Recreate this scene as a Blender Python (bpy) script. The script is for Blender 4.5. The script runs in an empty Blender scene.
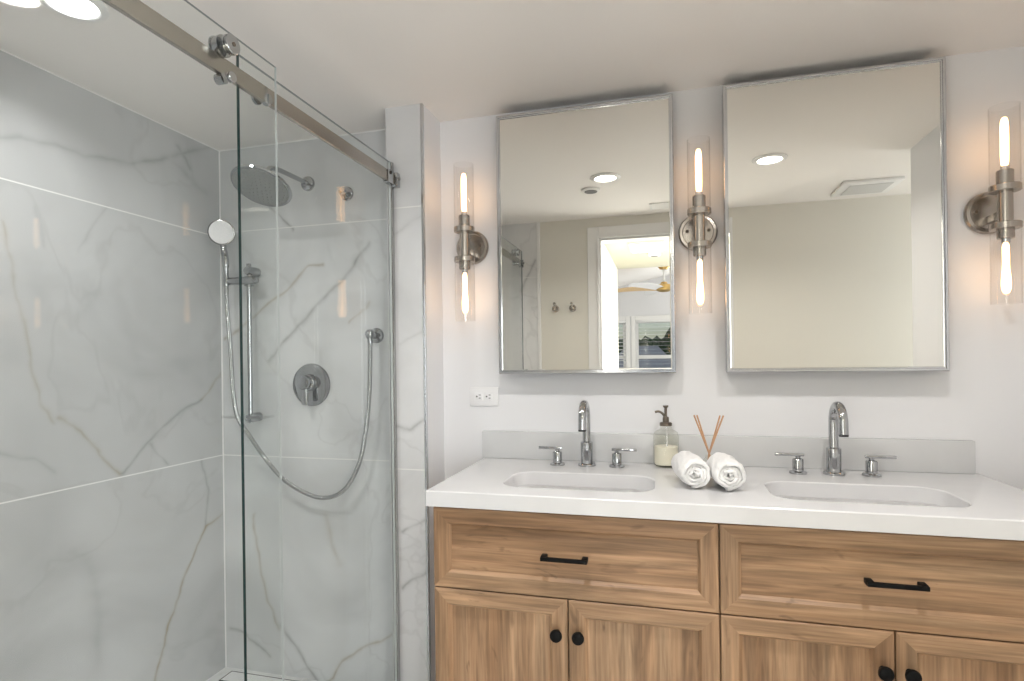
import bpy, bmesh, math, random
from mathutils import Vector, Matrix

# ---------------------------------------------------------------- camera, world, light, exposure
scene = bpy.context.scene
COL = scene.collection

cam_data = bpy.data.cameras.new('camera')
cam_data.sensor_width = 36.0
cam_data.lens = 20.0
cam_data.shift_y = 19.8 / 1024.0
cam_data.clip_start = 0.01
cam = bpy.data.objects.new('camera', cam_data)
COL.objects.link(cam)
YAW, ROLL = 0.2627, -0.01311
fw = Vector((-math.sin(YAW), math.cos(YAW), 0.0))
r0 = Vector((math.cos(YAW), math.sin(YAW), 0.0))
u0 = Vector((0, 0, 1))
rt = r0 * math.cos(ROLL) + u0 * math.sin(ROLL)
up = u0 * math.cos(ROLL) - r0 * math.sin(ROLL)
M = Matrix((rt, up, -fw)).transposed().to_4x4()
M.translation = Vector((0.0, -2.1, 1.27))
cam.matrix_world = M
scene.camera = cam

scene.view_settings.view_transform = 'Standard'
scene.view_settings.look = 'None'
scene.view_settings.exposure = -0.04
scene.view_settings.gamma = 1.0
scene.view_settings.use_curve_mapping = False
cy = scene.cycles
cy.max_bounces = 14
cy.diffuse_bounces = 6
cy.glossy_bounces = 8
cy.transmission_bounces = 8
cy.transparent_max_bounces = 24
cy.sample_clamp_indirect = 6.0
cy.use_denoising = True
cy.caustics_reflective = False
cy.caustics_refractive = False

world = bpy.data.worlds.new('world')
scene.world = world
world.use_nodes = True
wn = world.node_tree
wn.nodes.clear()
w_out = wn.nodes.new('ShaderNodeOutputWorld')
w_bg = wn.nodes.new('ShaderNodeBackground')
w_sky = wn.nodes.new('ShaderNodeTexSky')
w_sky.sky_type = 'NISHITA'
w_sky.sun_elevation = math.radians(48)
w_sky.sun_rotation = math.radians(60)
w_sky.sun_disc = False
w_bg.inputs['Strength'].default_value = 0.11
wn.links.new(w_sky.outputs['Color'], w_bg.inputs['Color'])
wn.links.new(w_bg.outputs['Background'], w_out.inputs['Surface'])

LIGHT_SHOWER = 4.5       # watts, recessed ceiling lamps
LIGHT_BATH = 6.5
LIGHT_HALL = 1.5
LIGHT_BEDROOM_FILL = 100.0
LIGHT_HALL_FILL = 46.0
LIGHT_HALL_LEFT = 11.0
LIGHT_NOOK_FILL = 9.0
BULB = 9.5              # emission strength of the sconce filaments


def area_lamp(name, loc, aim, sx, sy, watts, color, spread=180):
    d = bpy.data.lights.new(name, 'AREA')
    d.shape = 'RECTANGLE'
    d.size, d.size_y = sx, sy
    d.energy = watts
    d.color = color
    d.spread = math.radians(spread)
    o = bpy.data.objects.new(name, d)
    o.location = loc
    o.rotation_euler = (Vector(aim) - Vector(loc)).to_track_quat('-Z', 'Y').to_euler()
    COL.objects.link(o)
    return o


# added fill lamp on the bedroom's far wall, standing in for daylight
area_lamp('bedroom_fill', (1.60, -7.592, 1.25), (1.60, 0.0, 1.25), 1.5, 2.0, LIGHT_BEDROOM_FILL, (0.93, 0.97, 1.0))
# fill lamp added on the hall's right wall to light the shower
area_lamp('hall_fill', (0.892, -2.85, 1.30), (0.0, -2.85, 1.30), 1.0, 1.5, LIGHT_HALL_FILL, (0.96, 0.98, 1.0))
# light from the bright side opening on the hall's other wall
area_lamp('hall_opening_light', (-0.462, -2.75, 1.25), (1.0, -2.75, 1.25), 0.45, 1.5, LIGHT_HALL_LEFT, (1.0, 0.985, 0.94))
# fill lamp added in the unseen nook to brighten shower and ceiling
area_lamp('nook_fill', (2.092, -1.425, 1.35), (0.0, -1.425, 1.35), 0.66, 1.2, LIGHT_NOOK_FILL, (0.95, 0.98, 1.0))

# ---------------------------------------------------------------- materials
def new_mat(name):
    m = bpy.data.materials.new(name)
    m.use_nodes = True
    n = m.node_tree
    n.nodes.clear()
    out = n.nodes.new('ShaderNodeOutputMaterial')
    return m, n, out


def principled(name, color, rough=0.5, metal=0.0, bump=0.0, bump_scale=200.0, var=0.0, spec=0.5):
    """A plain material with a little procedural variation of roughness and colour."""
    m, n, out = new_mat(name)
    b = n.nodes.new('ShaderNodeBsdfPrincipled')
    b.inputs['Base Color'].default_value = (*color, 1)
    b.inputs['Roughness'].default_value = rough
    b.inputs['Metallic'].default_value = metal
    b.inputs['Specular IOR Level'].default_value = spec
    tc = n.nodes.new('ShaderNodeTexCoord')
    nz = n.nodes.new('ShaderNodeTexNoise')
    nz.inputs['Scale'].default_value = bump_scale
    nz.inputs['Detail'].default_value = 3
    n.links.new(tc.outputs['Object'], nz.inputs['Vector'])
    if var > 0:
        mx = n.nodes.new('ShaderNodeMix')
        mx.data_type = 'RGBA'
        mx.inputs['A'].default_value = (*[c * (1 - var) for c in color], 1)
        mx.inputs['B'].default_value = (*[min(1, c * (1 + var)) for c in color], 1)
        n.links.new(nz.outputs['Fac'], mx.inputs['Factor'])
        n.links.new(mx.outputs['Result'], b.inputs['Base Color'])
    if bump > 0:
        bp = n.nodes.new('ShaderNodeBump')
        bp.inputs['Strength'].default_value = bump
        bp.inputs['Distance'].default_value = 0.002
        n.links.new(nz.outputs['Fac'], bp.inputs['Height'])
        n.links.new(bp.outputs['Normal'], b.inputs['Normal'])
    n.links.new(b.outputs['BSDF'], out.inputs['Surface'])
    return m


def emitter(name, color, strength):
    m, n, out = new_mat(name)
    e = n.nodes.new('ShaderNodeEmission')
    e.inputs['Color'].default_value = (*color, 1)
    e.inputs['Strength'].default_value = strength
    n.links.new(e.outputs['Emission'], out.inputs['Surface'])
    return m


def clear_glass(name, tint, f0=0.04, rough=0.0, cap=1.0):
    """Thin clear glass: tinted see-through with a Schlick reflection."""
    m, n, out = new_mat(name)
    lw = n.nodes.new('ShaderNodeLayerWeight')
    lw.inputs['Blend'].default_value = 0.5
    pw = n.nodes.new('ShaderNodeMath'); pw.operation = 'POWER'; pw.inputs[1].default_value = 5.0
    ma = n.nodes.new('ShaderNodeMath'); ma.operation = 'MULTIPLY_ADD'
    ma.inputs[1].default_value = (1 - f0) * cap
    ma.inputs[2].default_value = f0
    tr = n.nodes.new('ShaderNodeBsdfTransparent')
    tr.inputs['Color'].default_value = (*tint, 1)
    gl = n.nodes.new('ShaderNodeBsdfGlossy')
    gl.inputs['Roughness'].default_value = rough
    mix = n.nodes.new('ShaderNodeMixShader')
    n.links.new(lw.outputs['Facing'], pw.inputs[0])
    n.links.new(pw.outputs[0], ma.inputs[0])
    n.links.new(ma.outputs[0], mix.inputs['Fac'])
    n.links.new(tr.outputs[0], mix.inputs[1])
    n.links.new(gl.outputs[0], mix.inputs[2])
    n.links.new(mix.outputs[0], out.inputs['Surface'])
    return m


def marble(name, axes, veins, base=(0.66, 0.67, 0.67), joints=(), joint_col=(0.8, 0.8, 0.79), seed=0.0, rough=0.16):
    """White-grey marble tile: soft clouding, sharp veins along given runs (in wall metres), light grout joints."""
    m, n, out = new_mat(name)
    L = n.links.new
    b = n.nodes.new('ShaderNodeBsdfPrincipled')
    b.inputs['Roughness'].default_value = rough
    b.inputs['Specular IOR Level'].default_value = 0.3
    geo = n.nodes.new('ShaderNodeTexCoord')
    sep = n.nodes.new('ShaderNodeSeparateXYZ')
    L(geo.outputs['Object'], sep.inputs[0])
    comb = n.nodes.new('ShaderNodeCombineXYZ')
    L(sep.outputs[axes[0]], comb.inputs[0])
    L(sep.outputs[axes[1]], comb.inputs[1])
    flat = comb.outputs[0]
    # warp
    wz = n.nodes.new('ShaderNodeTexNoise'); wz.noise_dimensions = '4D'
    wz.inputs['W'].default_value = seed
    wz.inputs['Scale'].default_value = 9.0; wz.inputs['Detail'].default_value = 4.0
    L(flat, wz.inputs['Vector'])
    sub = n.nodes.new('ShaderNodeVectorMath'); sub.operation = 'SUBTRACT'
    sub.inputs[1].default_value = (0.5, 0.5, 0.5)
    L(wz.outputs['Color'], sub.inputs[0])
    sc = n.nodes.new('ShaderNodeVectorMath'); sc.operation = 'SCALE'; sc.inputs['Scale'].default_value = 0.055
    L(sub.outputs[0], sc.inputs[0])
    add = n.nodes.new('ShaderNodeVectorMath'); add.operation = 'ADD'
    L(flat, add.inputs[0]); L(sc.outputs[0], add.inputs[1])
    mask = n.nodes.new('ShaderNodeVectorMath'); mask.operation = 'MULTIPLY'
    mask.inputs[1].default_value = (1, 1, 0)
    L(add.outputs[0], mask.inputs[0])
    P = mask.outputs[0]
    # soft clouds
    c1 = n.nodes.new('ShaderNodeTexNoise'); c1.noise_dimensions = '4D'
    c1.inputs['W'].default_value = seed + 3.1
    c1.inputs['Scale'].default_value = 1.9; c1.inputs['Detail'].default_value = 6; c1.inputs['Distortion'].default_value = 1.1
    L(flat, c1.inputs['Vector'])
    cr = n.nodes.new('ShaderNodeValToRGB')
    cr.color_ramp.elements[0].position = 0.30; cr.color_ramp.elements[1].position = 0.62
    cr.color_ramp.elements[0].color = (*[c * 0.80 for c in base], 1)
    cr.color_ramp.elements[1].color = (*base, 1)
    L(c1.outputs['Fac'], cr.inputs['Fac'])
    col = cr.outputs['Color']
    # faint thin random veins
    c2 = n.nodes.new('ShaderNodeTexNoise'); c2.noise_dimensions = '4D'
    c2.inputs['W'].default_value = seed + 7.7
    c2.inputs['Scale'].default_value = 1.3; c2.inputs['Detail'].default_value = 5; c2.inputs['Distortion'].default_value = 0.8
    L(flat, c2.inputs['Vector'])
    a1 = n.nodes.new('ShaderNodeMath'); a1.operation = 'SUBTRACT'; a1.inputs[1].default_value = 0.5
    a2 = n.nodes.new('ShaderNodeMath'); a2.operation = 'ABSOLUTE'
    mr = n.nodes.new('ShaderNodeMapRange'); mr.interpolation_type = 'SMOOTHSTEP'
    mr.inputs['From Min'].default_value = 0.0; mr.inputs['From Max'].default_value = 0.012
    mr.inputs['To Min'].default_value = 0.17; mr.inputs['To Max'].default_value = 0.0
    L(c2.outputs['Fac'], a1.inputs[0]); L(a1.outputs[0], a2.inputs[0]); L(a2.outputs[0], mr.inputs['Value'])

    def over(col, fac, rgb):
        mx = n.nodes.new('ShaderNodeMix'); mx.data_type = 'RGBA'
        L(fac, mx.inputs['Factor']); L(col, mx.inputs['A'])
        mx.inputs['B'].default_value = (*rgb, 1)
        return mx.outputs['Result']
    col = over(col, mr.outputs[0], (0.36, 0.36, 0.36))
    masks = {0: None, 1: None}
    for pts, w, s, tone in veins:
        for (ax, ay), (bx, by) in zip(pts[:-1], pts[1:]):
            ex, ey = bx - ax, by - ay
            ll = ex * ex + ey * ey + 1e-9
            pa = n.nodes.new('ShaderNodeVectorMath'); pa.operation = 'SUBTRACT'; pa.inputs[1].default_value = (ax, ay, 0)
            L(P, pa.inputs[0])
            dt = n.nodes.new('ShaderNodeVectorMath'); dt.operation = 'DOT_PRODUCT'; dt.inputs[1].default_value = (ex / ll, ey / ll, 0)
            L(pa.outputs[0], dt.inputs[0])
            cl = n.nodes.new('ShaderNodeClamp'); L(dt.outputs['Value'], cl.inputs[0])
            sv = n.nodes.new('ShaderNodeVectorMath'); sv.operation = 'SCALE'; sv.inputs[0].default_value = (ex, ey, 0)
            L(cl.outputs[0], sv.inputs['Scale'])
            ds = n.nodes.new('ShaderNodeVectorMath'); ds.operation = 'DISTANCE'
            L(pa.outputs[0], ds.inputs[0]); L(sv.outputs[0], ds.inputs[1])
            r = n.nodes.new('ShaderNodeMapRange')
            r.inputs['From Min'].default_value = 0.0; r.inputs['From Max'].default_value = w * 4.0
            r.inputs['To Min'].default_value = s ** (1 / 3.6); r.inputs['To Max'].default_value = 0.0
            L(ds.outputs['Value'], r.inputs['Value'])
            if masks[tone] is None:
                masks[tone] = r.outputs[0]
            else:
                mxm = n.nodes.new('ShaderNodeMath'); mxm.operation = 'MAXIMUM'
                L(masks[tone], mxm.inputs[0]); L(r.outputs[0], mxm.inputs[1])
                masks[tone] = mxm.outputs[0]
    brk = n.nodes.new('ShaderNodeTexNoise')
    brk.inputs['Scale'].default_value = 14.0; brk.inputs['Detail'].default_value = 3
    L(flat, brk.inputs['Vector'])
    bmr = n.nodes.new('ShaderNodeMapRange')
    bmr.inputs['From Min'].default_value = 0.3; bmr.inputs['From Max'].default_value = 0.65
    bmr.inputs['To Min'].default_value = 0.35; bmr.inputs['To Max'].default_value = 1.0
    L(brk.outputs['Fac'], bmr.inputs['Value'])
    for tone, rgb in ((0, (0.27, 0.28, 0.28)), (1, (0.34, 0.29, 0.21))):
        if masks[tone] is not None:
            pm = n.nodes.new('ShaderNodeMath'); pm.operation = 'POWER'; pm.inputs[1].default_value = 3.6
            L(masks[tone], pm.inputs[0])
            mm = n.nodes.new('ShaderNodeMath'); mm.operation = 'MULTIPLY'
            L(pm.outputs[0], mm.inputs[0]); L(bmr.outputs[0], mm.inputs[1])
            col = over(col, mm.outputs[0], rgb)
    # grout joints: (axis, position)
    for ax, pos in joints:
        s1 = n.nodes.new('ShaderNodeMath'); s1.operation = 'SUBTRACT'; s1.inputs[1].default_value = pos
        L(sep.outputs[ax], s1.inputs[0])
        s2 = n.nodes.new('ShaderNodeMath'); s2.operation = 'ABSOLUTE'; L(s1.outputs[0], s2.inputs[0])
        s3 = n.nodes.new('ShaderNodeMath'); s3.operation = 'LESS_THAN'; s3.inputs[1].default_value = 0.0022
        L(s2.outputs[0], s3.inputs[0])
        col = over(col, s3.outputs[0], joint_col)
    L(col, b.inputs['Base Color'])
    L(b.outputs['BSDF'], out.inputs['Surface'])
    return m


def wood(name, axis, seed=0.0):
    """Honey oak, grain running along the given axis (0 = x, 2 = z)."""
    m, n, out = new_mat(name)
    L = n.links.new
    b = n.nodes.new('ShaderNodeBsdfPrincipled')
    b.inputs['Roughness'].default_value = 0.42
    b.inputs['Specular IOR Level'].default_value = 0.35
    tc = n.nodes.new('ShaderNodeTexCoord')

    def noise(along, across, detail, dist, w):
        mp = n.nodes.new('ShaderNodeMapping')
        s = [across, across, across]; s[axis] = along
        mp.inputs['Scale'].default_value = s
        L(tc.outputs['Object'], mp.inputs['Vector'])
        z = n.nodes.new('ShaderNodeTexNoise'); z.noise_dimensions = '4D'
        z.inputs['Scale'].default_value = 1.0
        z.inputs['Detail'].default_value = detail
        z.inputs['Distortion'].default_value = dist
        z.inputs['W'].default_value = w + seed
        L(mp.outputs[0], z.inputs['Vector'])
        return z.outputs['Fac']
    board = noise(0.7, 15.0, 2.0, 0.3, 1.0)
    figure = noise(2.6, 30.0, 4.0, 1.4, 5.0)
    fine = noise(5.0, 170.0, 3.0, 0.2, 9.0)
    knots = noise(5.0, 16.0, 2.0, 2.2, 13.0)
    r1 = n.nodes.new('ShaderNodeValToRGB')
    e = r1.color_ramp.elements
    e[0].position, e[0].color = 0.32, (0.268, 0.153, 0.082, 1)
    e[1].position, e[1].color = 0.70, (0.445, 0.295, 0.180, 1)
    k = r1.color_ramp.elements.new(0.5); k.color = (0.362, 0.222, 0.127, 1)
    L(board, r1.inputs['Fac'])

    def mul(col, fac, lo, hi, f0, f1):
        mr = n.nodes.new('ShaderNodeMapRange')
        mr.inputs['From Min'].default_value = f0; mr.inputs['From Max'].default_value = f1
        mr.inputs['To Min'].default_value = lo; mr.inputs['To Max'].default_value = hi
        L(fac, mr.inputs['Value'])
        v = n.nodes.new('ShaderNodeVectorMath'); v.operation = 'SCALE'
        L(col, v.inputs[0]); L(mr.outputs[0], v.inputs['Scale'])
        return v.outputs[0]
    c = mul(r1.outputs['Color'], figure, 0.66, 1.18, 0.34, 0.66)
    c = mul(c, fine, 0.76, 1.16, 0.3, 0.7)
    c = mul(c, knots, 0.62, 1.0, 0.26, 0.36)
    L(c, b.inputs['Base Color'])
    bp = n.nodes.new('ShaderNodeBump'); bp.inputs['Strength'].default_value = 0.12; bp.inputs['Distance'].default_value = 0.001
    L(fine, bp.inputs['Height']); L(bp.outputs['Normal'], b.inputs['Normal'])
    L(b.outputs['BSDF'], out.inputs['Surface'])
    return m


def brushed(name, color, rough, axis):
    m, n, out = new_mat(name)
    L = n.links.new
    b = n.nodes.new('ShaderNodeBsdfPrincipled')
    b.inputs['Base Color'].default_value = (*color, 1)
    b.inputs['Metallic'].default_value = 1.0
    tc = n.nodes.new('ShaderNodeTexCoord')
    mp = n.nodes.new('ShaderNodeMapping')
    s = [300.0, 300.0, 300.0]; s[axis] = 6.0
    mp.inputs['Scale'].default_value = s
    z = n.nodes.new('ShaderNodeTexNoise'); z.inputs['Scale'].default_value = 1.0; z.inputs['Detail'].default_value = 2
    mr = n.nodes.new('ShaderNodeMapRange')
    mr.inputs['To Min'].default_value = rough * 0.7; mr.inputs['To Max'].default_value = rough * 1.3
    L(tc.outputs['Object'], mp.inputs['Vector']); L(mp.outputs[0], z.inputs['Vector'])
    L(z.outputs['Fac'], mr.inputs['Value']); L(mr.outputs[0], b.inputs['Roughness'])
    L(b.outputs['BSDF'], out.inputs['Surface'])
    return m


# ---------------------------------------------------------------- mesh helpers
def box(bm, x0, x1, y0, y1, z0, z1, bevel=0.0, seg=2, mat=0):
    r = bmesh.ops.create_cube(bm, size=1.0)
    vs = r['verts']
    for v in vs:
        v.co = Vector((x0 + (v.co.x + 0.5) * (x1 - x0), y0 + (v.co.y + 0.5) * (y1 - y0), z0 + (v.co.z + 0.5) * (z1 - z0)))
    fs = list({f for v in vs for f in v.link_faces})
    for f in fs:
        f.material_index = mat
    if bevel > 0:
        es = list({e for v in vs for e in v.link_edges})
        bmesh.ops.bevel(bm, geom=es, offset=bevel, segments=seg, profile=0.5, affect='EDGES', material=-1)


def lathe(bm, prof, seg=40, axis='Z', at=(0, 0, 0), close=False):
    """Revolve (radius, height) pairs about an axis; radius 0 ends are capped to a point."""
    at = Vector(at)

    def place(r, h, a):
        c, s = math.cos(a) * r, math.sin(a) * r
        if axis == 'Z':
            p = Vector((c, s, h))
        elif axis == 'X':
            p = Vector((h, c, s))
        else:
            p = Vector((s, h, c))
        return at + p
    rings = []
    for r, h in prof:
        if r < 1e-6:
            rings.append([bm.verts.new(place(0, h, 0))])
        else:
            rings.append([bm.verts.new(place(r, h, 2 * math.pi * i / seg)) for i in range(seg)])
    pairs = list(zip(rings[:-1], rings[1:]))
    if close:
        pairs.append((rings[-1], rings[0]))
    for A, B in pairs:
        for i in range(seg):
            j = (i + 1) % seg
            if len(A) == 1 and len(B) == 1:
                continue
            if len(A) == 1:
                bm.faces.new((A[0], B[j], B[i]))
            elif len(B) == 1:
                bm.faces.new((A[i], A[j], B[0]))
            else:
                bm.faces.new((A[i], A[j], B[j], B[i]))


def tube(bm, pts, radii, seg=16, cap=True):
    """Sweep a circle of given radius along a polyline."""
    pts = [Vector(p) for p in pts]
    if not isinstance(radii, (list, tuple)):
        radii = [radii] * len(pts)
    t0 = (pts[1] - pts[0]).normalized()
    ref = Vector((0, 0, 1)) if abs(t0.z) < 0.9 else Vector((1, 0, 0))
    nrm = (ref - t0 * ref.dot(t0)).normalized()
    rings = []
    for i, p in enumerate(pts):
        if i == 0:
            t = t0
        elif i == len(pts) - 1:
            t = (pts[i] - pts[i - 1]).normalized()
        else:
            t = (pts[i + 1] - pts[i - 1]).normalized()
        nrm = (nrm - t * nrm.dot(t)).normalized()
        bi = t.cross(nrm)
        rings.append([bm.verts.new(p + (nrm * math.cos(2 * math.pi * k / seg) + bi * math.sin(2 * math.pi * k / seg)) * radii[i]) for k in range(seg)])
    for A, B in zip(rings[:-1], rings[1:]):
        for k in range(seg):
            j = (k + 1) % seg
            bm.faces.new((A[k], A[j], B[j], B[k]))
    if cap:
        bm.faces.new(list(reversed(rings[0])))
        bm.faces.new(rings[-1])


def spline(ctrl, n=12):
    """Catmull-Rom through the control points."""
    c = [Vector(p) for p in ctrl]
    c = [c[0] * 2 - c[1]] + c + [c[-1] * 2 - c[-2]]
    out = []
    for i in range(1, len(c) - 2):
        for k in range(n):
            t = k / n
            p0, p1, p2, p3 = c[i - 1], c[i], c[i + 1], c[i + 2]
            out.append(0.5 * ((2 * p1) + (p2 - p0) * t + (2 * p0 - 5 * p1 + 4 * p2 - p3) * t * t + (3 * p1 - p0 - 3 * p2 + p3) * t ** 3))
    out.append(c[-2])
    return out


def rot_verts(bm, start, mat, pivot):
    """Transform the vertices made since index start about a pivot."""
    bm.verts.ensure_lookup_table()
    pivot = Vector(pivot)
    for v in list(bm.verts)[start:]:
        v.co = mat @ (v.co - pivot) + pivot


def mesh_obj(name, bm, mats, parent=None, smooth=True, angle=35, loc=None):
    bmesh.ops.recalc_face_normals(bm, faces=bm.faces[:])
    me = bpy.data.meshes.new(name)
    bm.to_mesh(me)
    bm.free()
    if not isinstance(mats, (list, tuple)):
        mats = [mats]
    for m in mats:
        me.materials.append(m)
    if smooth and len(me.polygons):
        me.polygons.foreach_set('use_smooth', [True] * len(me.polygons))
        me.set_sharp_from_angle(angle=math.radians(angle))
    o = bpy.data.objects.new(name, me)
    COL.objects.link(o)
    if parent is not None:
        o.parent = parent
    if loc is not None:
        o.location = loc
    return o


def thing(name, label, cat, loc=(0, 0, 0), rotz=0.0, group=None):
    o = bpy.data.objects.new(name, None)
    o.empty_display_size = 0.05
    COL.objects.link(o)
    o.location = loc
    o.rotation_euler = (0, 0, rotz)
    return tag(o, label, cat, group)


def tag(o, label, cat, group=None):
    o['label'] = label
    o['category'] = cat
    if group:
        o['group'] = group
    return o


def struct(name, bm, mats, smooth=False, parent=None):
    o = mesh_obj(name, bm, mats, parent, smooth=smooth)
    if parent is None:
        o['kind'] = 'structure'
    return o


def copy_thing(o, loc, label, rotz=None, group=None):
    def cp(a, parent):
        c = a.copy()
        COL.objects.link(c)
        c.parent = parent
        for ch in a.children:
            cp(ch, c)
        return c
    r = cp(o, None)
    r.location = loc
    if rotz is not None:
        r.rotation_euler = (0, 0, rotz)
    r['label'] = label
    if group:
        r['group'] = group
    return r


def NB():
    return bmesh.new()

# ---------------------------------------------------------------- the materials of the place
M_WALL = principled('painted_wall', (0.755, 0.757, 0.775), 0.55, bump=0.06, bump_scale=260)
M_CEIL = principled('painted_ceiling', (0.88, 0.85, 0.82), 0.6, bump=0.05, bump_scale=220)
M_HALLCEIL = principled('cream_ceiling', (0.58, 0.56, 0.45), 0.6)
M_OPP = principled('cream_wall', (0.76, 0.74, 0.67), 0.6, bump=0.05, bump_scale=240)
M_TRIM = principled('white_trim_paint', (0.84, 0.84, 0.83), 0.35)
M_QUARTZ = principled('white_quartz', (0.66, 0.66, 0.67), 0.14, var=0.03, bump_scale=14)
M_SPLASH = principled('grey_white_quartz', (0.60, 0.605, 0.61), 0.18, var=0.05, bump_scale=10)
M_CERAMIC = principled('glazed_ceramic', (0.92, 0.92, 0.93), 0.08)
M_CHROME = principled('chrome', (0.46, 0.47, 0.48), 0.06, metal=1.0)
M_CHROME2 = principled('satin_chrome', (0.46, 0.46, 0.46), 0.18, metal=1.0)
M_STEEL = brushed('brushed_steel', (0.43, 0.40, 0.36), 0.24, 1)
M_NICKEL = brushed('brushed_nickel', (0.45, 0.415, 0.375), 0.24, 2)
M_FRAME = principled('silver_frame', (0.60, 0.61, 0.63), 0.16, metal=1.0)
M_BLACK = principled('matte_black_metal', (0.007, 0.007, 0.007), 0.5, metal=0.0, spec=0.1)
M_DARK = principled('dark_gap', (0.03, 0.03, 0.03), 0.6)
M_WOODH = wood('oak_across', 0, 0.0)
M_WOODV = wood('oak_upright', 2, 4.0)
M_GLASS = clear_glass('shower_glass', (0.985, 0.994, 0.992), 0.008, cap=0.8)
M_EDGE = principled('green_glass_edge', (0.014, 0.042, 0.042), 0.10)
M_EDGE_GREY = principled('grey_glass_edge', (0.33, 0.35, 0.35), 0.15)
M_SEAL = principled('clear_seal', (0.50, 0.53, 0.53), 0.25)
M_TUBE = clear_glass('lamp_glass', (0.985, 0.985, 0.985), 0.03, cap=0.75)
M_BOTTLE = clear_glass('bottle_glass', (0.955, 0.955, 0.925), 0.05, cap=0.8)
M_SOAP = principled('cream_soap', (0.84, 0.81, 0.70), 0.35)
M_BRONZE = principled('bronze_pump', (0.16, 0.135, 0.11), 0.35, metal=0.8)
M_TOWEL = principled('white_terry', (0.84, 0.84, 0.84), 0.95, bump=0.9, bump_scale=420, spec=0.1)
M_REED = principled('rattan_reed', (0.52, 0.30, 0.17), 0.7, var=0.15, bump_scale=120)
M_PLASTIC = principled('white_plastic', (0.80, 0.80, 0.81), 0.3)
M_FLOOR = marble('floor_marble', (0, 1), (), base=(0.82, 0.80, 0.77), joints=((0, -0.6), (0, 0.0), (0, 0.6), (1, -0.6), (1, -1.2), (1, -1.8)), joint_col=(0.45, 0.44, 0.42), seed=21, rough=0.25)
M_MIRROR = principled('mirror_silver', (0.84, 0.83, 0.785), 0.0, metal=1.0)
M_LAMPLENS = emitter('lamp_lens', (1.0, 0.95, 0.87), 14.0)
M_LAMPLENS_COOL = emitter('lamp_lens_shower', (1.0, 0.985, 0.96), 16.0)
M_FILAMENT = emitter('filament_bulb', (1.0, 0.56, 0.25), BULB)
M_GRILLE_DARK = principled('dark_face_plate', (0.16, 0.16, 0.16), 0.5)
M_FACE = principled('spray_face_grey', (0.36, 0.37, 0.37), 0.3, metal=0.5)


def ribbed_hose():
    m, n, out = new_mat('ribbed_hose')
    b = n.nodes.new('ShaderNodeBsdfPrincipled')
    b.inputs['Base Color'].default_value = (0.50, 0.51, 0.51, 1)
    b.inputs['Metallic'].default_value = 1.0
    b.inputs['Roughness'].default_value = 0.22
    tc = n.nodes.new('ShaderNodeTexCoord')
    w = n.nodes.new('ShaderNodeTexWave'); w.bands_direction = 'DIAGONAL'; w.inputs['Scale'].default_value = 120
    bp = n.nodes.new('ShaderNodeBump'); bp.inputs['Strength'].default_value = 0.5; bp.inputs['Distance'].default_value = 0.001
    n.links.new(tc.outputs['Object'], w.inputs['Vector']); n.links.new(w.outputs['Fac'], bp.inputs['Height'])
    n.links.new(bp.outputs['Normal'], b.inputs['Normal']); n.links.new(b.outputs['BSDF'], out.inputs['Surface'])
    return m


M_HOSE = ribbed_hose()

# marble vein runs and a painted pier shadow, in wall metres: ([points], half width, strength, tone)
V_LEFT= [([(-0.863, 1.946), (-0.712, 1.989), (-0.607, 1.983), (-0.43, 2.015), (-0.187, 2.136), (-0.047, 2.219)], 0.012, 0.55, 0), ([(-0.222, 2.156), (-0.163, 2.086)], 0.012, 0.6, 0), ([(-0.262, 2.086), (-0.084, 2.017)], 0.02, 0.3, 0), ([(-0.858, 1.692), (-0.826, 1.509), (-0.783, 1.266), (-0.761, 1.165), (-0.72, 1.095)], 0.006, 0.5, 1), ([(-0.763, 1.764), (-0.74, 1.652)], 0.008, 0.35, 0), ([(-0.534, 1.839), (-0.632, 1.656)], 0.007, 0.3, 0), ([(-0.121, 1.124), (-0.001, 1.231)], 0.006, 0.6, 1), ([(-0.707, 1.109), (-0.656, 1.075), (-0.585, 0.984), (-0.494, 0.88)], 0.007, 0.7, 1), ([(-0.486, 0.879), (-0.378, 0.982), (-0.244, 1.064), (-0.121, 1.124)], 0.006, 0.7, 0), ([(-0.378, 0.982), (-0.294, 0.88)], 0.006, 0.5, 0), ([(-0.874, 1.017), (-0.784, 0.981), (-0.722, 0.925)], 0.008, 0.4, 0), ([(0.006, 0.618), (-0.103, 0.574), (-0.21, 0.421), (-0.295, 0.256), (-0.361, 0.064)], 0.006, 0.9, 1), ([(-0.119, 0.874), (-0.089, 0.728), (-0.103, 0.574)], 0.006, 0.6, 0), ([(-0.635, 0.63), (-0.578, 0.469), (-0.588, 0.247)], 0.03, 0.3, 0), ([(-0.813, 1.626), (-0.697, 1.388), (-0.358, 1.71)], 0.04, 0.14, 0), ([(-0.485, 1.506), (-0.408, 1.245)], 0.03, 0.15, 0)]
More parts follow.
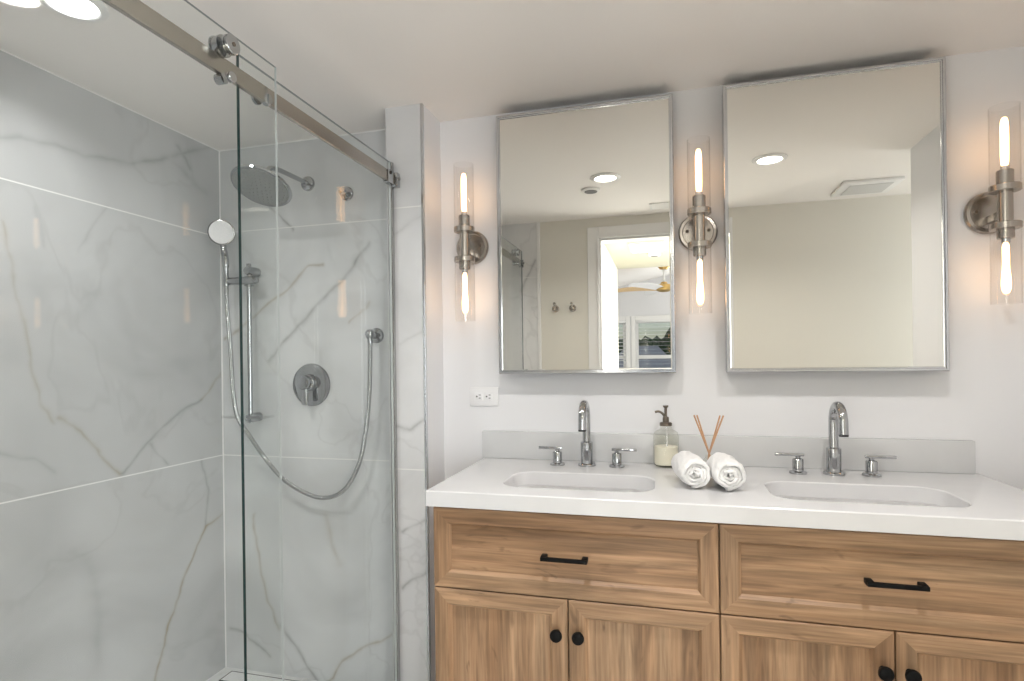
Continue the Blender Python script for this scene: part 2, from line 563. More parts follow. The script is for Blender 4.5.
V_BACK= [([(-1.878, 1.376), (-1.699, 1.494), (-1.592, 1.563), (-1.452, 1.676), (-1.38, 1.688)], 0.006, 0.75, 1), ([(-1.656, 1.285), (-1.53, 1.403), (-1.412, 1.505), (-1.306, 1.601), (-1.16, 1.758)], 0.008, 0.75, 0), ([(-1.257, 1.433), (-1.164, 1.52)], 0.005, 0.6, 1), ([(-1.646, 1.954), (-1.523, 1.837)], 0.006, 0.7, 0), ([(-1.6, 1.345), (-1.48, 1.452)], 0.006, 0.3, 0), ([(-1.738, 0.619), (-1.716, 0.39), (-1.677, 0.255), (-1.614, 0.123)], 0.007, 0.6, 1), ([(-1.599, 0.133), (-1.535, 0.051), (-1.43, -0.072)], 0.009, 0.8, 0), ([(-1.382, -0.065), (-1.305, 0.032), (-1.18, 0.114), (-1.071, 0.167)], 0.006, 0.8, 1), ([(-1.871, 0.104), (-1.787, 0.091), (-1.666, 0.001)], 0.008, 0.7, 0), ([(-1.382, 0.627), (-1.323, 0.43)], 0.012, 0.4, 1), ([(-1.5, 1.113), (-1.311, 0.948), (-1.103, 1.034)], 0.03, 0.12, 0)]
V_PIER= [([(-0.946, 0.639), (-0.849, 0.696)], 0.007, 0.8, 0), ([(-0.949, 0.431), (-0.852, 0.509)], 0.007, 0.8, 0), ([(-0.961, 1.024), (-0.908, 1.021), (-0.856, 1.055)], 0.007, 0.7, 0), ([(-0.952, 1.336), (-0.847, 1.385)], 0.006, 0.3, 0), ([(-0.959, 1.741), (-0.853, 1.807)], 0.012, 0.3, 0)]  # last run paints the soft shadow across the pier

# ---------------------------------------------------------------- the setting
ZC = 2.215            # ceiling height
XL, XR = -1.895, 1.10  # tiled left wall, painted right wall
YO = -1.88            # wall opposite the vanity
ZS = -0.07            # shower floor

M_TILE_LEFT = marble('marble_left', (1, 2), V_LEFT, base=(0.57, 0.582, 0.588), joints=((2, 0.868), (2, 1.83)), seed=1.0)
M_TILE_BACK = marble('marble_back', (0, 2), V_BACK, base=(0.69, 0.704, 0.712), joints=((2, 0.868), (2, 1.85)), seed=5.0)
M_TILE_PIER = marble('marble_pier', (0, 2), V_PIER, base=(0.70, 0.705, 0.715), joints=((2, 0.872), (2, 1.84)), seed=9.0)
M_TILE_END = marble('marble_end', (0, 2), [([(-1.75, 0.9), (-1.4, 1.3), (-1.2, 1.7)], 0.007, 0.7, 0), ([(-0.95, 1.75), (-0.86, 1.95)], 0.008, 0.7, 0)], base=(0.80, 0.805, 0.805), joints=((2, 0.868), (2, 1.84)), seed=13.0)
M_TILE_FLOOR = marble('marble_pan', (0, 1), (), base=(0.82, 0.83, 0.83), joints=((0, -1.5), (1, -0.7), (1, -1.3)), seed=17.0, rough=0.3)

b = NB(); box(b, -2.0, 2.2, -2.0, 0.12, ZC, ZC + 0.08); struct('ceiling', b, M_CEIL)
b = NB(); box(b, -0.90, 2.2, -1.99, 0.12, -0.1, 0.0); struct('floor', b, M_FLOOR)
b = NB(); box(b, XL, -1.02, YO, 0.0, ZS - 0.05, ZS); struct('floor_shower', b, M_TILE_FLOOR)
b = NB(); box(b, -1.02, -0.90, YO, -0.17, -0.12, 0.035, 0.003); struct('trim_1', b, M_TILE_FLOOR)
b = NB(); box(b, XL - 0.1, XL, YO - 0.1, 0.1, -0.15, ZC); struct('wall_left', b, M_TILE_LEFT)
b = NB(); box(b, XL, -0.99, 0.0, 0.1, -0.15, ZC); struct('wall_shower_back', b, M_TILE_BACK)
b = NB(); box(b, -0.99, XR, 0.0, 0.1, -0.15, ZC); struct('wall_back', b, M_WALL)
b = NB(); box(b, XR, XR + 0.12, -1.05, 0.1, -0.1, ZC); struct('wall_right', b, M_WALL)
b = NB(); box(b, 2.1, 2.2, YO - 0.1, -0.95, -0.1, ZC); box(b, XR + 0.12, 2.2, -1.05, -0.95, -0.1, ZC); struct('wall_nook', b, M_WALL)
# stub wall between shower and vanity: plaster core, tiled front, slim metal edge
b = NB(); box(b, -0.985, -0.846, -0.162, 0.0, -0.1, ZC); struct('wall_divider', b, M_WALL)
b = NB(); box(b, -0.995, -0.855, -0.172, -0.162, -0.1, ZC); box(b, -0.995, -0.985, -0.162, 0.0, -0.1, ZC); struct('wall_divider_tile', b, M_TILE_PIER)
b = NB(); box(b, -0.855, -0.845, -0.1735, -0.160, -0.1, ZC, 0.001, 1); struct('trim_2', b, M_FRAME)
# thin light bead where the tile meets the ceiling and in the tiled corner
b = NB(); box(b, XL, XL + 0.003, YO, 0.0, ZC - 0.004, ZC); box(b, XL, -0.99, -0.003, 0.0, ZC - 0.004, ZC)
box(b, XL, XL + 0.004, -0.004, 0.0, ZS, ZC - 0.004); struct('trim_3', b, M_TRIM)
# wall opposite the vanity with the doorway the picture is taken from
DX0, DX1, DZ = -0.416, 0.342, 2.075
b = NB()
box(b, -0.841, DX0, YO - 0.11, YO, -0.1, ZC); box(b, DX1, 2.1, YO - 0.11, YO, -0.1, ZC); box(b, DX0, DX1, YO - 0.11, YO, DZ, ZC)
struct('wall_opposite', b, M_OPP)
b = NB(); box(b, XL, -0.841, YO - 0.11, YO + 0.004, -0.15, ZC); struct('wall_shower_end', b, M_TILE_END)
b = NB(); box(b, -0.841, -0.818, YO, YO + 0.010, 0, ZC, 0.002); struct('trim_4', b, M_TRIM)


def casing(name, x0, x1, zt, yf, dy, w):
    """Door casing: two legs and a head with a stepped inner bead."""
    b = NB()
    for s, x in ((-1, x0), (1, x1)):
        xa, xb = sorted((x, x + s * w))
        box(b, xa, xb, min(yf, yf + dy), max(yf, yf + dy), 0, zt + w, 0.003)
        xa, xb = sorted((x, x + s * 0.014))
        box(b, xa, xb, min(yf, yf + dy * 1.5), max(yf, yf + dy * 1.5), 0, zt, 0.002)
    box(b, x0, x1, min(yf, yf + dy), max(yf, yf + dy), zt, zt + w, 0.003)
    box(b, x0, x1, min(yf, yf + dy * 1.5), max(yf, yf + dy * 1.5), zt, zt + 0.014, 0.002)
    return struct(name, b, M_TRIM)


casing('trim_5', DX0, DX1, DZ, YO, 0.014, 0.078)
casing('trim_6', DX0, DX1, DZ, YO - 0.11, -0.014, 0.062)
b = NB()
box(b, DX0, DX0 + 0.012, YO - 0.11, YO, 0, DZ - 0.012); box(b, DX1 - 0.012, DX1, YO - 0.11, YO, 0, DZ - 0.012); box(b, DX0, DX1, YO - 0.11, YO, DZ - 0.012, DZ)
struct('door_1', b, M_TRIM)

# hall and bedroom behind the doorway (seen in the mirrors)
b = NB(); box(b, -0.6, 1.0, -4.12, -2.0, ZC, ZC + 0.1); struct('ceiling_hall', b, M_HALLCEIL)
b = NB(); box(b, -0.58, -0.47, -4.12, YO - 0.11, -0.1, ZC); struct('wall_hall_left', b, M_OPP)
b = NB(); box(b, 0.9, 1.0, -4.12, YO - 0.11, -0.1, ZC); struct('wall_hall_right', b, M_OPP)
b = NB(); box(b, -3.0, 3.0, -7.7, -1.99, -0.1, 0.0); struct('floor_bedroom', b, M_FLOOR)
b = NB()
box(b, -3.0, -0.58, -4.12, -4.02, 0, 3.6); box(b, 1.0, 3.0, -4.12, -4.02, 0, 3.6); box(b, -0.58, 1.0, -4.12, -4.02, ZC + 0.1, 3.6)
struct('wall_bedroom_near', b, M_WALL)
b = NB(); box(b, -3.1, -3.0, -7.7, -4.0, 0, 3.6); struct('wall_bedroom_left', b, M_WALL)
b = NB(); box(b, 3.0, 3.1, -7.7, -4.0, 0, 3.6); struct('wall_bedroom_right', b, M_WALL)
b = NB()
zs = lambda x: 2.60 + 0.2 * x
vv = [b.verts.new((x, y, zs(x) + dz)) for dz in (0, 0.1) for x, y in ((-3.0, -7.7), (3.0, -7.7), (3.0, -4.0), (-3.0, -4.0))]
for q in ((0, 1, 2, 3), (7, 6, 5, 4), (0, 4, 5, 1), (1, 5, 6, 2), (2, 6, 7, 3), (3, 7, 4, 0)):
    b.faces.new([vv[i] for i in q])
struct('ceiling_bedroom', b, M_CEIL)
WY = -7.6
W1 = (-0.46, 0.62, 0.55, 1.90)      # x0, x1, z0, z1
W2 = (-1.20, -0.62, 0.55, 1.90)
b = NB()
box(b, -3.0, W2[0], WY - 0.1, WY, 0, 3.6); box(b, W2[1], W1[0], WY - 0.1, WY, 0, 3.6); box(b, W1[1], 3.0, WY - 0.1, WY, 0, 3.6)
box(b, W2[0], W2[1], WY - 0.1, WY, 0, W2[2]); box(b, W1[0], W1[1], WY - 0.1, WY, 0, W1[2])
box(b, W2[0], W2[1], WY - 0.1, WY, W2[3], 3.6); box(b, W1[0], W1[1], WY - 0.1, WY, W1[3], 3.6)
struct('wall_bedroom_far', b, M_WALL)
for k, W in ((1, W1), (2, W2)):
    b = NB()
    x0, x1, z0, z1 = W
    for xa, xb, za, zb in ((x0 - .07, x0, z0 - .07, z1 + .07), (x1, x1 + .07, z0 - .07, z1 + .07), (x0, x1, z1, z1 + .07), (x0, x1, z0 - .07, z0)):
        box(b, xa, xb, WY, WY + 0.02, za, zb, 0.003)
    zm = 1.296
    for xa, xb, za, zb in ((x0, x0 + .045, z0, z1), (x1 - .045, x1, z0, z1), (x0 + .045, x1 - .045, z1 - .045, z1), (x0 + .045, x1 - .045, z0, z0 + .045), (x0 + .045, x1 - .045, zm - .03, zm + .03)):
        box(b, xa, xb, WY - 0.07, WY - 0.02, za, zb, 0.003)
    o = struct(f'window_{k}', b, M_TRIM)
    b = NB(); box(b, x0 + .02, x1 - .02, WY - 0.052, WY - 0.046, z0 + .02, z1 - .02)
    struct('pane', b, M_TUBE, parent=o)
# frames dressing the added fill lamps, and the hall's bright side opening


def opening_frame(name, axis, at, out, c, zc, w, h):
    b = NB()
    lo, hi = sorted((at, at + out * 0.018))
    for ua, ub, za, zb in ((c - w / 2 - .07, c - w / 2, zc - h / 2 - .07, zc + h / 2 + .07), (c + w / 2, c + w / 2 + .07, zc - h / 2 - .07, zc + h / 2 + .07), (c - w / 2, c + w / 2, zc + h / 2, zc + h / 2 + .07), (c - w / 2, c + w / 2, zc - h / 2 - .07, zc - h / 2)):
        if axis == 'x':
            box(b, lo, hi, ua, ub, za, zb, 0.003)
        else:
            box(b, ua, ub, lo, hi, za, zb, 0.003)
    return struct(name, b, M_TRIM)


opening_frame('window_3', 'x', 0.90, -1, -2.85, 1.30, 1.0, 1.5)
opening_frame('window_4', 'x', 2.10, -1, -1.425, 1.35, 0.66, 1.2)
opening_frame('window_5', 'y', WY, 1, 1.60, 1.25, 1.5, 2.0)
opening_frame('window_6', 'x', -0.47, 1, -2.75, 1.25, 0.45, 1.5)
M_BLIND = principled('blind_white', (0.80, 0.80, 0.80), 0.5)
for k, (W, tilt, z_hi) in enumerate(((W1, 0.0, 1.88), (W2, 0.62, 1.88))):
    x0, x1, z0, z1 = W
    lab = 'white slatted blind open across the wide bedroom window' if k == 0 else 'slatted blind on the narrow bedroom window nearer the hall wall'
    t = thing('window_blind', lab, 'blind', ((x0 + x1) / 2, WY - 0.012, z0), group=None)
    w = (x1 - x0) / 2 - 0.004
    b = NB(); box(b, -w, w, -0.004, 0.03, z1 - z0 - 0.04, z1 - z0, 0.003); mesh_obj('head_rail', b, M_BLIND, t)
    b = NB()
    n = 22
    for i in range(n):
        z = 0.03 + i * (z1 - z0 - 0.09) / (n - 1)
        s = len(b.verts)
        box(b, -w, w, 0.004, 0.022, z, z + 0.0025)
        rot_verts(b, s, Matrix.Rotation(tilt, 3, 'X'), (0, 0.013, z))
    mesh_obj('slats', b, M_BLIND, t, smooth=False)

# outside: lawn, a hedge line, water and low houses across it
M_LAWN = principled('lawn', (0.10, 0.16, 0.06), 0.9, var=0.4, bump_scale=0.6)
b = NB(); box(b, -60, 60, -60, -8.5, -3.1, -3.0); struct('land', b, M_LAWN)
M_WATER = principled('canal_water', (0.12, 0.17, 0.20), 0.1)
b = NB(); box(b, -60, 60, -22, -14, -2.99, -2.95); struct('water', b, M_WATER)
M_HEDGE = principled('hedge_leaves', (0.05, 0.09, 0.035), 0.9, var=0.5, bump_scale=1.2)
random.seed(4)
b = NB()
for i in range(70):
    x = -17 + i * 0.5
    s = len(b.verts)
    bmesh.ops.create_icosphere(b, subdivisions=2, radius=1.0)
    b.verts.ensure_lookup_table()
    rx, rz = random.uniform(0.8, 1.4), random.uniform(2.7, 3.2)
    for v in list(b.verts)[s:]:
        v.co = Vector((x + v.co.x * rx, -33 + v.co.y * 1.5, -3.0 + rz + v.co.z * rz)) + Vector([random.uniform(-.16, .16) for _ in range(3)])
o = mesh_obj('treeline', b, M_HEDGE, smooth=False)
o['kind'] = 'stuff'; o['label'] = 'dark tree line across the water beyond the bedroom window'; o['category'] = 'trees'
M_HOUSE = principled('house_render', (0.80, 0.79, 0.76), 0.8)
M_HOUSEROOF = principled('house_roof', (0.50, 0.50, 0.48), 0.8)
for i, (x, w, h) in enumerate(((-5.0, 3.2, 3.3), (-1.1, 3.0, 3.8), (2.8, 3.2, 3.2))):
    lab = ('pale low house across the water, farthest from the fan side', 'tall pale house across the water in the middle of the window view', 'pale low house across the water beside the window frame')[i]
    t = thing('house', lab, 'house', (x, -27.5, -3.0), group='houses across the water')
    b = NB(); box(b, -w / 2, w / 2, -2, 2, 0, h); mesh_obj('walls', b, M_HOUSE, t, smooth=False)
    b = NB()
    v = [b.verts.new(p) for p in ((-w / 2 - .3, 2.3, h), (w / 2 + .3, 2.3, h), (w / 2 + .3, -2.3, h), (-w / 2 - .3, -2.3, h), (-w / 4, 0, h + 1.1), (w / 4, 0, h + 1.1))]
    for q in ((0, 1, 5, 4), (2, 3, 4, 5), (1, 2, 5), (3, 0, 4), (3, 2, 1, 0)):
        b.faces.new([v[i2] for i2 in q])
    mesh_obj('roof', b, M_HOUSEROOF, t, smooth=False)
    for q in range(3):
        b = NB(); box(b, -w / 2 + 0.5 + q * (w - 1.6) / 2, -w / 2 + 1.1 + q * (w - 1.6) / 2, 2.0, 2.04, 0.7, 1.7)
        mesh_obj('window', b, M_DARK, t, smooth=False)

b = NB()
for i in range(44):
    x = -4.4 + i * 0.2
    s = len(b.verts)
    bmesh.ops.create_icosphere(b, subdivisions=2, radius=1.0)
    b.verts.ensure_lookup_table()
    rz = random.uniform(1.80, 2.02)
    for v in list(b.verts)[s:]:
        v.co = Vector((x + v.co.x * 0.3, -11 + v.co.y * 0.5, -3.0 + rz + v.co.z * rz)) + Vector([random.uniform(-.05, .05) for _ in range(3)])
o = mesh_obj('shrubbery', b, M_HEDGE, smooth=False)
o['kind'] = 'stuff'; o['label'] = 'green shrubs close outside the bedroom window'; o['category'] = 'shrubs'

# ---------------------------------------------------------------- vanity
VX0, VX1, VYF = -0.662, 0.918, -0.555     # cabinet sides and door face
ZT = 0.897                                # top of the counter
VM = 0.128


def front_panel(parent, name, x0, x1, z0, z1, panel_upright, fw_=0.052):
    """Mitred frame door or drawer front with a chamfered inner edge and recessed panel."""
    yb, yf, yp = 0.0, -0.020, -0.0085        # back, face, panel level (y grows into the room as it falls)
    e, sl = 0.0018, 0.009

    def loop(bm, ix, iz, y):
        return [bm.verts.new((x0 + ix, y, z0 + iz)), bm.verts.new((x1 - ix, y, z0 + iz)), bm.verts.new((x1 - ix, y, z1 - iz)), bm.verts.new((x0 + ix, y, z1 - iz))]
    b = NB()
    Ls = [loop(b, 0, 0, yb), loop(b, 0, 0, yf + e), loop(b, e, e, yf), loop(b, fw_ - sl, fw_ - sl, yf), loop(b, fw_ - sl + 0.002, fw_ - sl + 0.002, yf + 0.0025), loop(b, fw_ - 0.0005, fw_ - 0.0005, yp - 0.0015), loop(b, fw_, fw_, yp + 0.003)]
    for A, B in zip(Ls[:-1], Ls[1:]):
        for k in range(4):
            j = (k + 1) % 4
            f = b.faces.new((A[k], A[j], B[j], B[k]))
            f.material_index = 0 if k in (0, 2) else 1
    f = b.faces.new(Ls[0]); f.material_index = 0
    o = mesh_obj(name, b, [M_WOODH, M_WOODV], parent, smooth=False)
    b = NB(); box(b, x0 + fw_ - 0.001, x1 - fw_ + 0.001, yp, -0.0005, z0 + fw_ - 0.001, z1 - fw_ + 0.001)
    mesh_obj('panel', b, M_WOODV if panel_upright else M_WOODH, o, smooth=False)
    return o


def bar_pull(parent, x, z, w=0.128):
    b = NB()
    h = w / 2
    for s in (-1, 1):
        st = len(b.verts)
        box(b, x + s * (h - 0.008) - 0.008, x + s * (h - 0.008) + 0.008, -0.046, -0.0195, z - 0.0065, z + 0.0065, 0.002)
    box(b, x - h, x + h, -0.052, -0.042, z - 0.0055, z + 0.0055, 0.002)
    mesh_obj('handle', b, M_BLACK, parent)


def knob(parent, x, z):
    b = NB()
    lathe(b, [(0, -0.0195), (0.0075, -0.0195), (0.0065, -0.028), (0.008, -0.034), (0.0155, -0.038), (0.0172, -0.044), (0.0155, -0.050), (0.009, -0.054), (0, -0.055)], 28, 'Y', (x, 0, z))
    mesh_obj('knob', b, M_BLACK, parent)


van = thing('vanity_cabinet', 'honey oak double vanity cabinet with black pulls under the white countertop', 'cabinet', (0, VYF + 0.02, 0))
b = NB()
D = -VYF - 0.022
box(b, VX0, VX0 + 0.018, 0.0006, D, 0.10, 0.851); box(b, VX1 - 0.018, VX1, 0.0006, D, 0.10, 0.851)
box(b, VX0 + 0.018, VX1 - 0.018, D - 0.012, D, 0.10, 0.851); box(b, VX0 + 0.018, VX1 - 0.018, 0.0006, D - 0.012, 0.10, 0.118)
box(b, VM - 0.009, VM + 0.009, 0.0006, D - 0.012, 0.118, 0.851)
box(b, VX0 + 0.018, VM - 0.009, 0.0006, 0.02, 0.600, 0.622); box(b, VM + 0.009, VX1 - 0.018, 0.0006, 0.02, 0.600, 0.622)
box(b, VX0 + 0.018, VM - 0.009, 0.0006, 0.02, 0.838, 0.851); box(b, VM + 0.009, VX1 - 0.018, 0.0006, 0.02, 0.838, 0.851)
mesh_obj('body', b, M_WOODV, van, smooth=False)
for x in (VX0, VX1 - 0.05):
    for y in (0.012, D - 0.062):
        b = NB(); box(b, x, x + 0.05, y, y + 0.05, 0.0, 0.10, 0.003); mesh_obj('foot', b, M_WOODV, van, smooth=False)
g = 0.0017
dr = front_panel(van, 'drawer', VX0 + 0.002, VM - g, 0.6135, 0.8440, False); bar_pull(dr, -0.272, 0.727)
dr = front_panel(van, 'drawer', VM + g, VX1 - 0.002, 0.6135, 0.8440, False); bar_pull(dr, 0.520, 0.729)
xm1, xm2 = (VX0 + 0.002 + VM) / 2, (VM + VX1 - 0.002) / 2
for x0, x1, kx in ((VX0 + 0.002, xm1 - g, xm1 - 0.030), (xm1 + g, VM - g, xm1 + 0.030), (VM + g, xm2 - g, xm2 - 0.028), (xm2 + g, VX1 - 0.002, xm2 + 0.028)):
    d = front_panel(van, 'door', x0, x1, 0.102, 0.6100, True); knob(d, kx, 0.519)

# countertop: a slab with two rounded sink cut-outs, bevelled edges
CX0, CX1, CY0, CY1 = -0.674, 0.944, -0.577, -0.001
SINKS = ((-0.482, -0.036, 0.07), (0.278, 0.736, 0.07))
SY0, SY1 = -0.478, -0.243


def rrect(x0, x1, y0, y1, r, n=8):
    out = []
    for cx, cy_, a0 in ((x1 - r, y1 - r, 0), (x0 + r, y1 - r, 90), (x0 + r, y0 + r, 180), (x1 - r, y0 + r, 270)):
        for i in range(n + 1):
            a = math.radians(a0 + 90 * i / n)
            out.append((cx + r * math.cos(a), cy_ + r * math.sin(a)))
    return out


def slab_with_holes(bm, outer, holes, z0, z1, soft=0.003):
    def edge_ring(pts, z):
        vs = [bm.verts.new((x, y, z)) for x, y in pts]
        return vs, [bm.edges.new((vs[i], vs[(i + 1) % len(vs)])) for i in range(len(vs))]

    def shrink(pts, d, inward):
        cx = sum(p[0] for p in pts) / len(pts); cy_ = sum(p[1] for p in pts) / len(pts)
        out = []
        for x, y in pts:
            sx = 1 if x > cx else -1; sy = 1 if y > cy_ else -1
            k = -d if inward else d
            out.append((x + sx * k, y + sy * k))
        return out
    rings = []
    top_edges, bot_edges = [], []
    for pts, is_hole in [(outer, False)] + [(h, True) for h in holes]:
        t_pts = shrink(pts, soft, not is_hole)
        tv, te = edge_ring(t_pts, z1)
        mv, _ = edge_ring(pts, z1 - soft)
        bv, be = edge_ring(pts, z0)
        top_edges += te; bot_edges += be
        for A, B in ((tv, mv), (mv, bv)):
            for i in range(len(A)):
                j = (i + 1) % len(A)
                bm.faces.new((A[i], A[j], B[j], B[i]))
    bmesh.ops.triangle_fill(bm, use_beauty=True, edges=top_edges)
    bmesh.ops.triangle_fill(bm, use_beauty=True, edges=bot_edges)


b = NB()
slab_with_holes(b, [(CX0, CY0), (CX1, CY0), (CX1, CY1), (CX0, CY1)], [rrect(a, c, SY0, SY1, r) for a, c, r in SINKS], 0.852, ZT)
ct = mesh_obj('countertop', b, M_QUARTZ, angle=30)
tag(ct, 'long white quartz countertop with two sink openings on the oak vanity', 'countertop')

b = NB(); box(b, -0.682, 0.928, -0.021, -0.001, ZT + 0.0005, 1.000, 0.0015)
o = mesh_obj('backsplash', b, M_SPLASH); tag(o, 'low pale grey quartz backsplash strip standing along the back of the countertop', 'backsplash')

for k, (a, c, r) in enumerate(SINKS):
    lab = 'white undermount basin below the mirror nearer the shower' if k == 0 else 'white undermount basin below the mirror nearer the right wall'
    cx, cyy = (a + c) / 2, (SY0 + SY1) / 2
    t = thing('sink', lab, 'sink', (cx, cyy, 0.70), group='undermount sinks')
    b = NB()
    hw, hd = (c - a) / 2, (SY1 - SY0) / 2

    def ring(dx, z, rr):
        return [b.verts.new((x, y, z)) for x, y in rrect(-hw - dx, hw + dx, -hd - dx, hd + dx, rr, 8)]
    prof = [ring(0.018, 0.151, r + 0.018), ring(0.009, 0.151, r + 0.009), ring(0.007, 0.147, r + 0.007), ring(0.001, 0.05, r), ring(-0.012, 0.025, r - 0.01), ring(-0.04, 0.012, 0.05), ring(-0.085, 0.006, 0.02)]
    out_ = [ring(0.018, 0.14, r + 0.018), ring(0.012, 0.04, r + 0.01), ring(-0.03, -0.004, 0.04)]
    for A, B in list(zip(prof[:-1], prof[1:])) + [(prof[0], out_[0])] + list(zip(out_[:-1], out_[1:])):
        for i in range(len(A)):
            j = (i + 1) % len(A)
            b.faces.new((A[i], A[j], B[j], B[i]))
    b.faces.new(prof[-1]); b.faces.new(out_[-1])
    mesh_obj('basin', b, M_CERAMIC, t, angle=60)
    b = NB(); lathe(b, [(0, 0.0065), (0.022, 0.0065), (0.022, 0.0095), (0.016, 0.0095), (0.014, 0.008), (0, 0.0085)], 28)
    mesh_obj('drain', b, M_CHROME, t)


# widespread faucets
def make_faucet(loc, label):
    t = thing('faucet', label, 'faucet', loc, group='chrome gooseneck faucets')
    b = NB()
    lathe(b, [(0, 0.0), (0.031, 0.0), (0.031, 0.006), (0.028, 0.009), (0.0215, 0.010), (0.0215, 0.082), (0.0185, 0.085), (0.0145, 0.086), (0, 0.086)], 36)
    s = []
    rr, top = 0.052, 0.168
    s += [(0, 0, 0.084), (0, 0, 0.11), (0, 0, 0.14), (0, 0, top)]
    for i in range(1, 13):
        a = math.pi * i / 12 * 1.0
        s.append((0, -rr + rr * math.cos(a), top + rr * math.sin(a)))
    s += [(0, -2 * rr - 0.001, top - 0.014), (0, -2 * rr - 0.003, top - 0.030)]
    tube(b, s, 0.0138, 24)
    mesh_obj('spout', b, M_CHROME, t)
    b = NB(); tube(b, [(0, -2 * rr - 0.0028, top - 0.0295), (0, -2 * rr - 0.0034, top - 0.036)], [0.0138, 0.0125], 24)
    mesh_obj('aerator', b, M_DARK, t)
    for sgn in (-1, 1):
        b = NB(); x = 0.104 * sgn
        lathe(b, [(0, 0), (0.0265, 0), (0.0265, 0.005), (0.022, 0.008), (0.0165, 0.009), (0.0165, 0.044), (0.0145, 0.047), (0.0075, 0.049), (0.0075, 0.056), (0, 0.056)], 32, 'Z', (x, -0.004, 0))
        h = mesh_obj('handle', b, M_CHROME, t)
        b = NB(); xa, xb = sorted((x - sgn * 0.018, x + sgn * 0.068))
        box(b, xa, xb, -0.0105, 0.0025, 0.054, 0.0645, 0.003)
        mesh_obj('lever', b, M_CHROME, h)
    return t


fa = make_faucet((-0.269, -0.105, ZT + 0.0005), 'chrome gooseneck faucet with two lever handles beside the glass soap dispenser')
copy_thing(fa, (0.510, -0.105, ZT + 0.0005), 'chrome gooseneck faucet with two lever handles behind the basin nearest the right wall')

# soap dispenser
t = thing('soap_dispenser', 'clear glass pump bottle half full of cream soap by the backsplash', 'soap dispenser', (0.0, -0.068, ZT + 0.0005))
b = NB()
lathe(b, [(0, 0.001), (0.036, 0.0), (0.0425, 0.006), (0.0425, 0.108), (0.040, 0.117), (0.030, 0.124), (0.0205, 0.128), (0.019, 0.136), (0.019, 0.146)], 40)
mesh_obj('bottle', b, M_BOTTLE, t)
b = NB(); lathe(b, [(0, 0.007), (0.036, 0.007), (0.0395, 0.011), (0.0395, 0.069), (0.036, 0.0705), (0, 0.0695)], 40)
mesh_obj('soap', b, M_SOAP, t)
b = NB()
lathe(b, [(0, 0.140), (0.0205, 0.140), (0.0205, 0.150), (0.018, 0.152), (0.0105, 0.153), (0.0105, 0.168), (0.0085, 0.171), (0.0045, 0.172), (0.0045, 0.201), (0.009, 0.205), (0.0095, 0.210), (0, 0.210)], 28)
tube(b, spline([(-0.004, 0, 0.172), (-0.012, -0.001, 0.183), (-0.024, -0.002, 0.189), (-0.036, -0.003, 0.187)], 6), [0.0042] * 18 + [0.0034], 12)
mesh_obj('pump', b, M_BRONZE, t)
b = NB(); tube(b, [(0.002, 0, 0.142), (0.004, 0, 0.075), (0.008, 0, 0.012)], 0.0025, 10)
mesh_obj('dip_tube', b, M_PLASTIC, t)

# rolled towels
def rolled_towel(label, loc, rotz, seed, ln=0.165, R=0.0495):
    rnd = random.Random(seed)
    b = NB()
    turns, n = 3.6, 150
    pitch = (R - 0.009) / turns
    th = pitch * 0.97
    ny = 22
    grid = []
    ph = [rnd.uniform(0, 6.28) for _ in range(6)]
    for i in range(n + 1):
        a = i / n * turns * 2 * math.pi
        r_out = R - pitch * a / (2 * math.pi)
        row_o, row_i = [], []
        for j in range(ny + 1):
            u = j / ny
            # round the two ends of the roll over, let the coils slip a little
            bulge = 1.0 - 0.13 * (abs(2 * u - 1) ** 7)
            slip = 0.005 * math.sin(a * 0.7 + ph[0]) + 0.004 * math.sin(a * 1.9 + ph[1]) + 0.006 * (r_out / R - 0.5)
            y = -ln / 2 + u * ln + slip * (1 if u < 0.5 else -1)
            wob = 0.0013 * math.sin(a * 5 + u * 9 + ph[2]) + 0.0010 * math.sin(a * 11 + u * 17 + ph[3])
            ang = a - math.pi * 0.55
            ro = r_out * bulge + wob
            flat = 0.90 if math.sin(ang) < 0 else 1.0
            row_o.append(b.verts.new((ro * math.cos(ang) * 1.03, y, ro * math.sin(ang) * flat)))
            ri = (r_out - th) * bulge + wob
            row_i.append(b.verts.new((ri * math.cos(ang) * 1.03, y, ri * math.sin(ang) * flat)))
        grid.append((row_o, row_i))
    for (o1, i1), (o2, i2) in zip(grid[:-1], grid[1:]):
        for j in range(ny):
            b.faces.new((o1[j], o1[j + 1], o2[j + 1], o2[j]))
            b.faces.new((i1[j + 1], i1[j], i2[j], i2[j + 1]))
        b.faces.new((o1[0], o2[0], i2[0], i1[0]))
        b.faces.new((o1[ny], i1[ny], i2[ny], o2[ny]))
    for row_o, row_i in (grid[0], grid[-1]):
        for j in range(ny):
            b.faces.new((row_o[j], row_o[j + 1], row_i[j + 1], row_i[j]))
    o = mesh_obj('rolled_towel', b, M_TOWEL, angle=80)
    o.location = loc
    o.rotation_euler = (0, 0, rotz)
    md = o.modifiers.new('soft', 'SUBSURF'); md.levels = 1; md.render_levels = 1
    tx = bpy.data.textures.new('terry', 'CLOUDS'); tx.noise_scale = 0.012
    dp = o.modifiers.new('terry', 'DISPLACE'); dp.texture = tx; dp.strength = 0.0045; dp.mid_level = 0.5
    return tag(o, label, 'towel', 'rolled white towels')


rolled_towel('rolled white towel lying next to the soap dispenser', (0.066, -0.343, ZT + 0.0452), math.radians(9), 3)
rolled_towel('rolled white towel lying in front of the reed sticks', (0.162, -0.352, ZT + 0.0452), math.radians(5), 8)

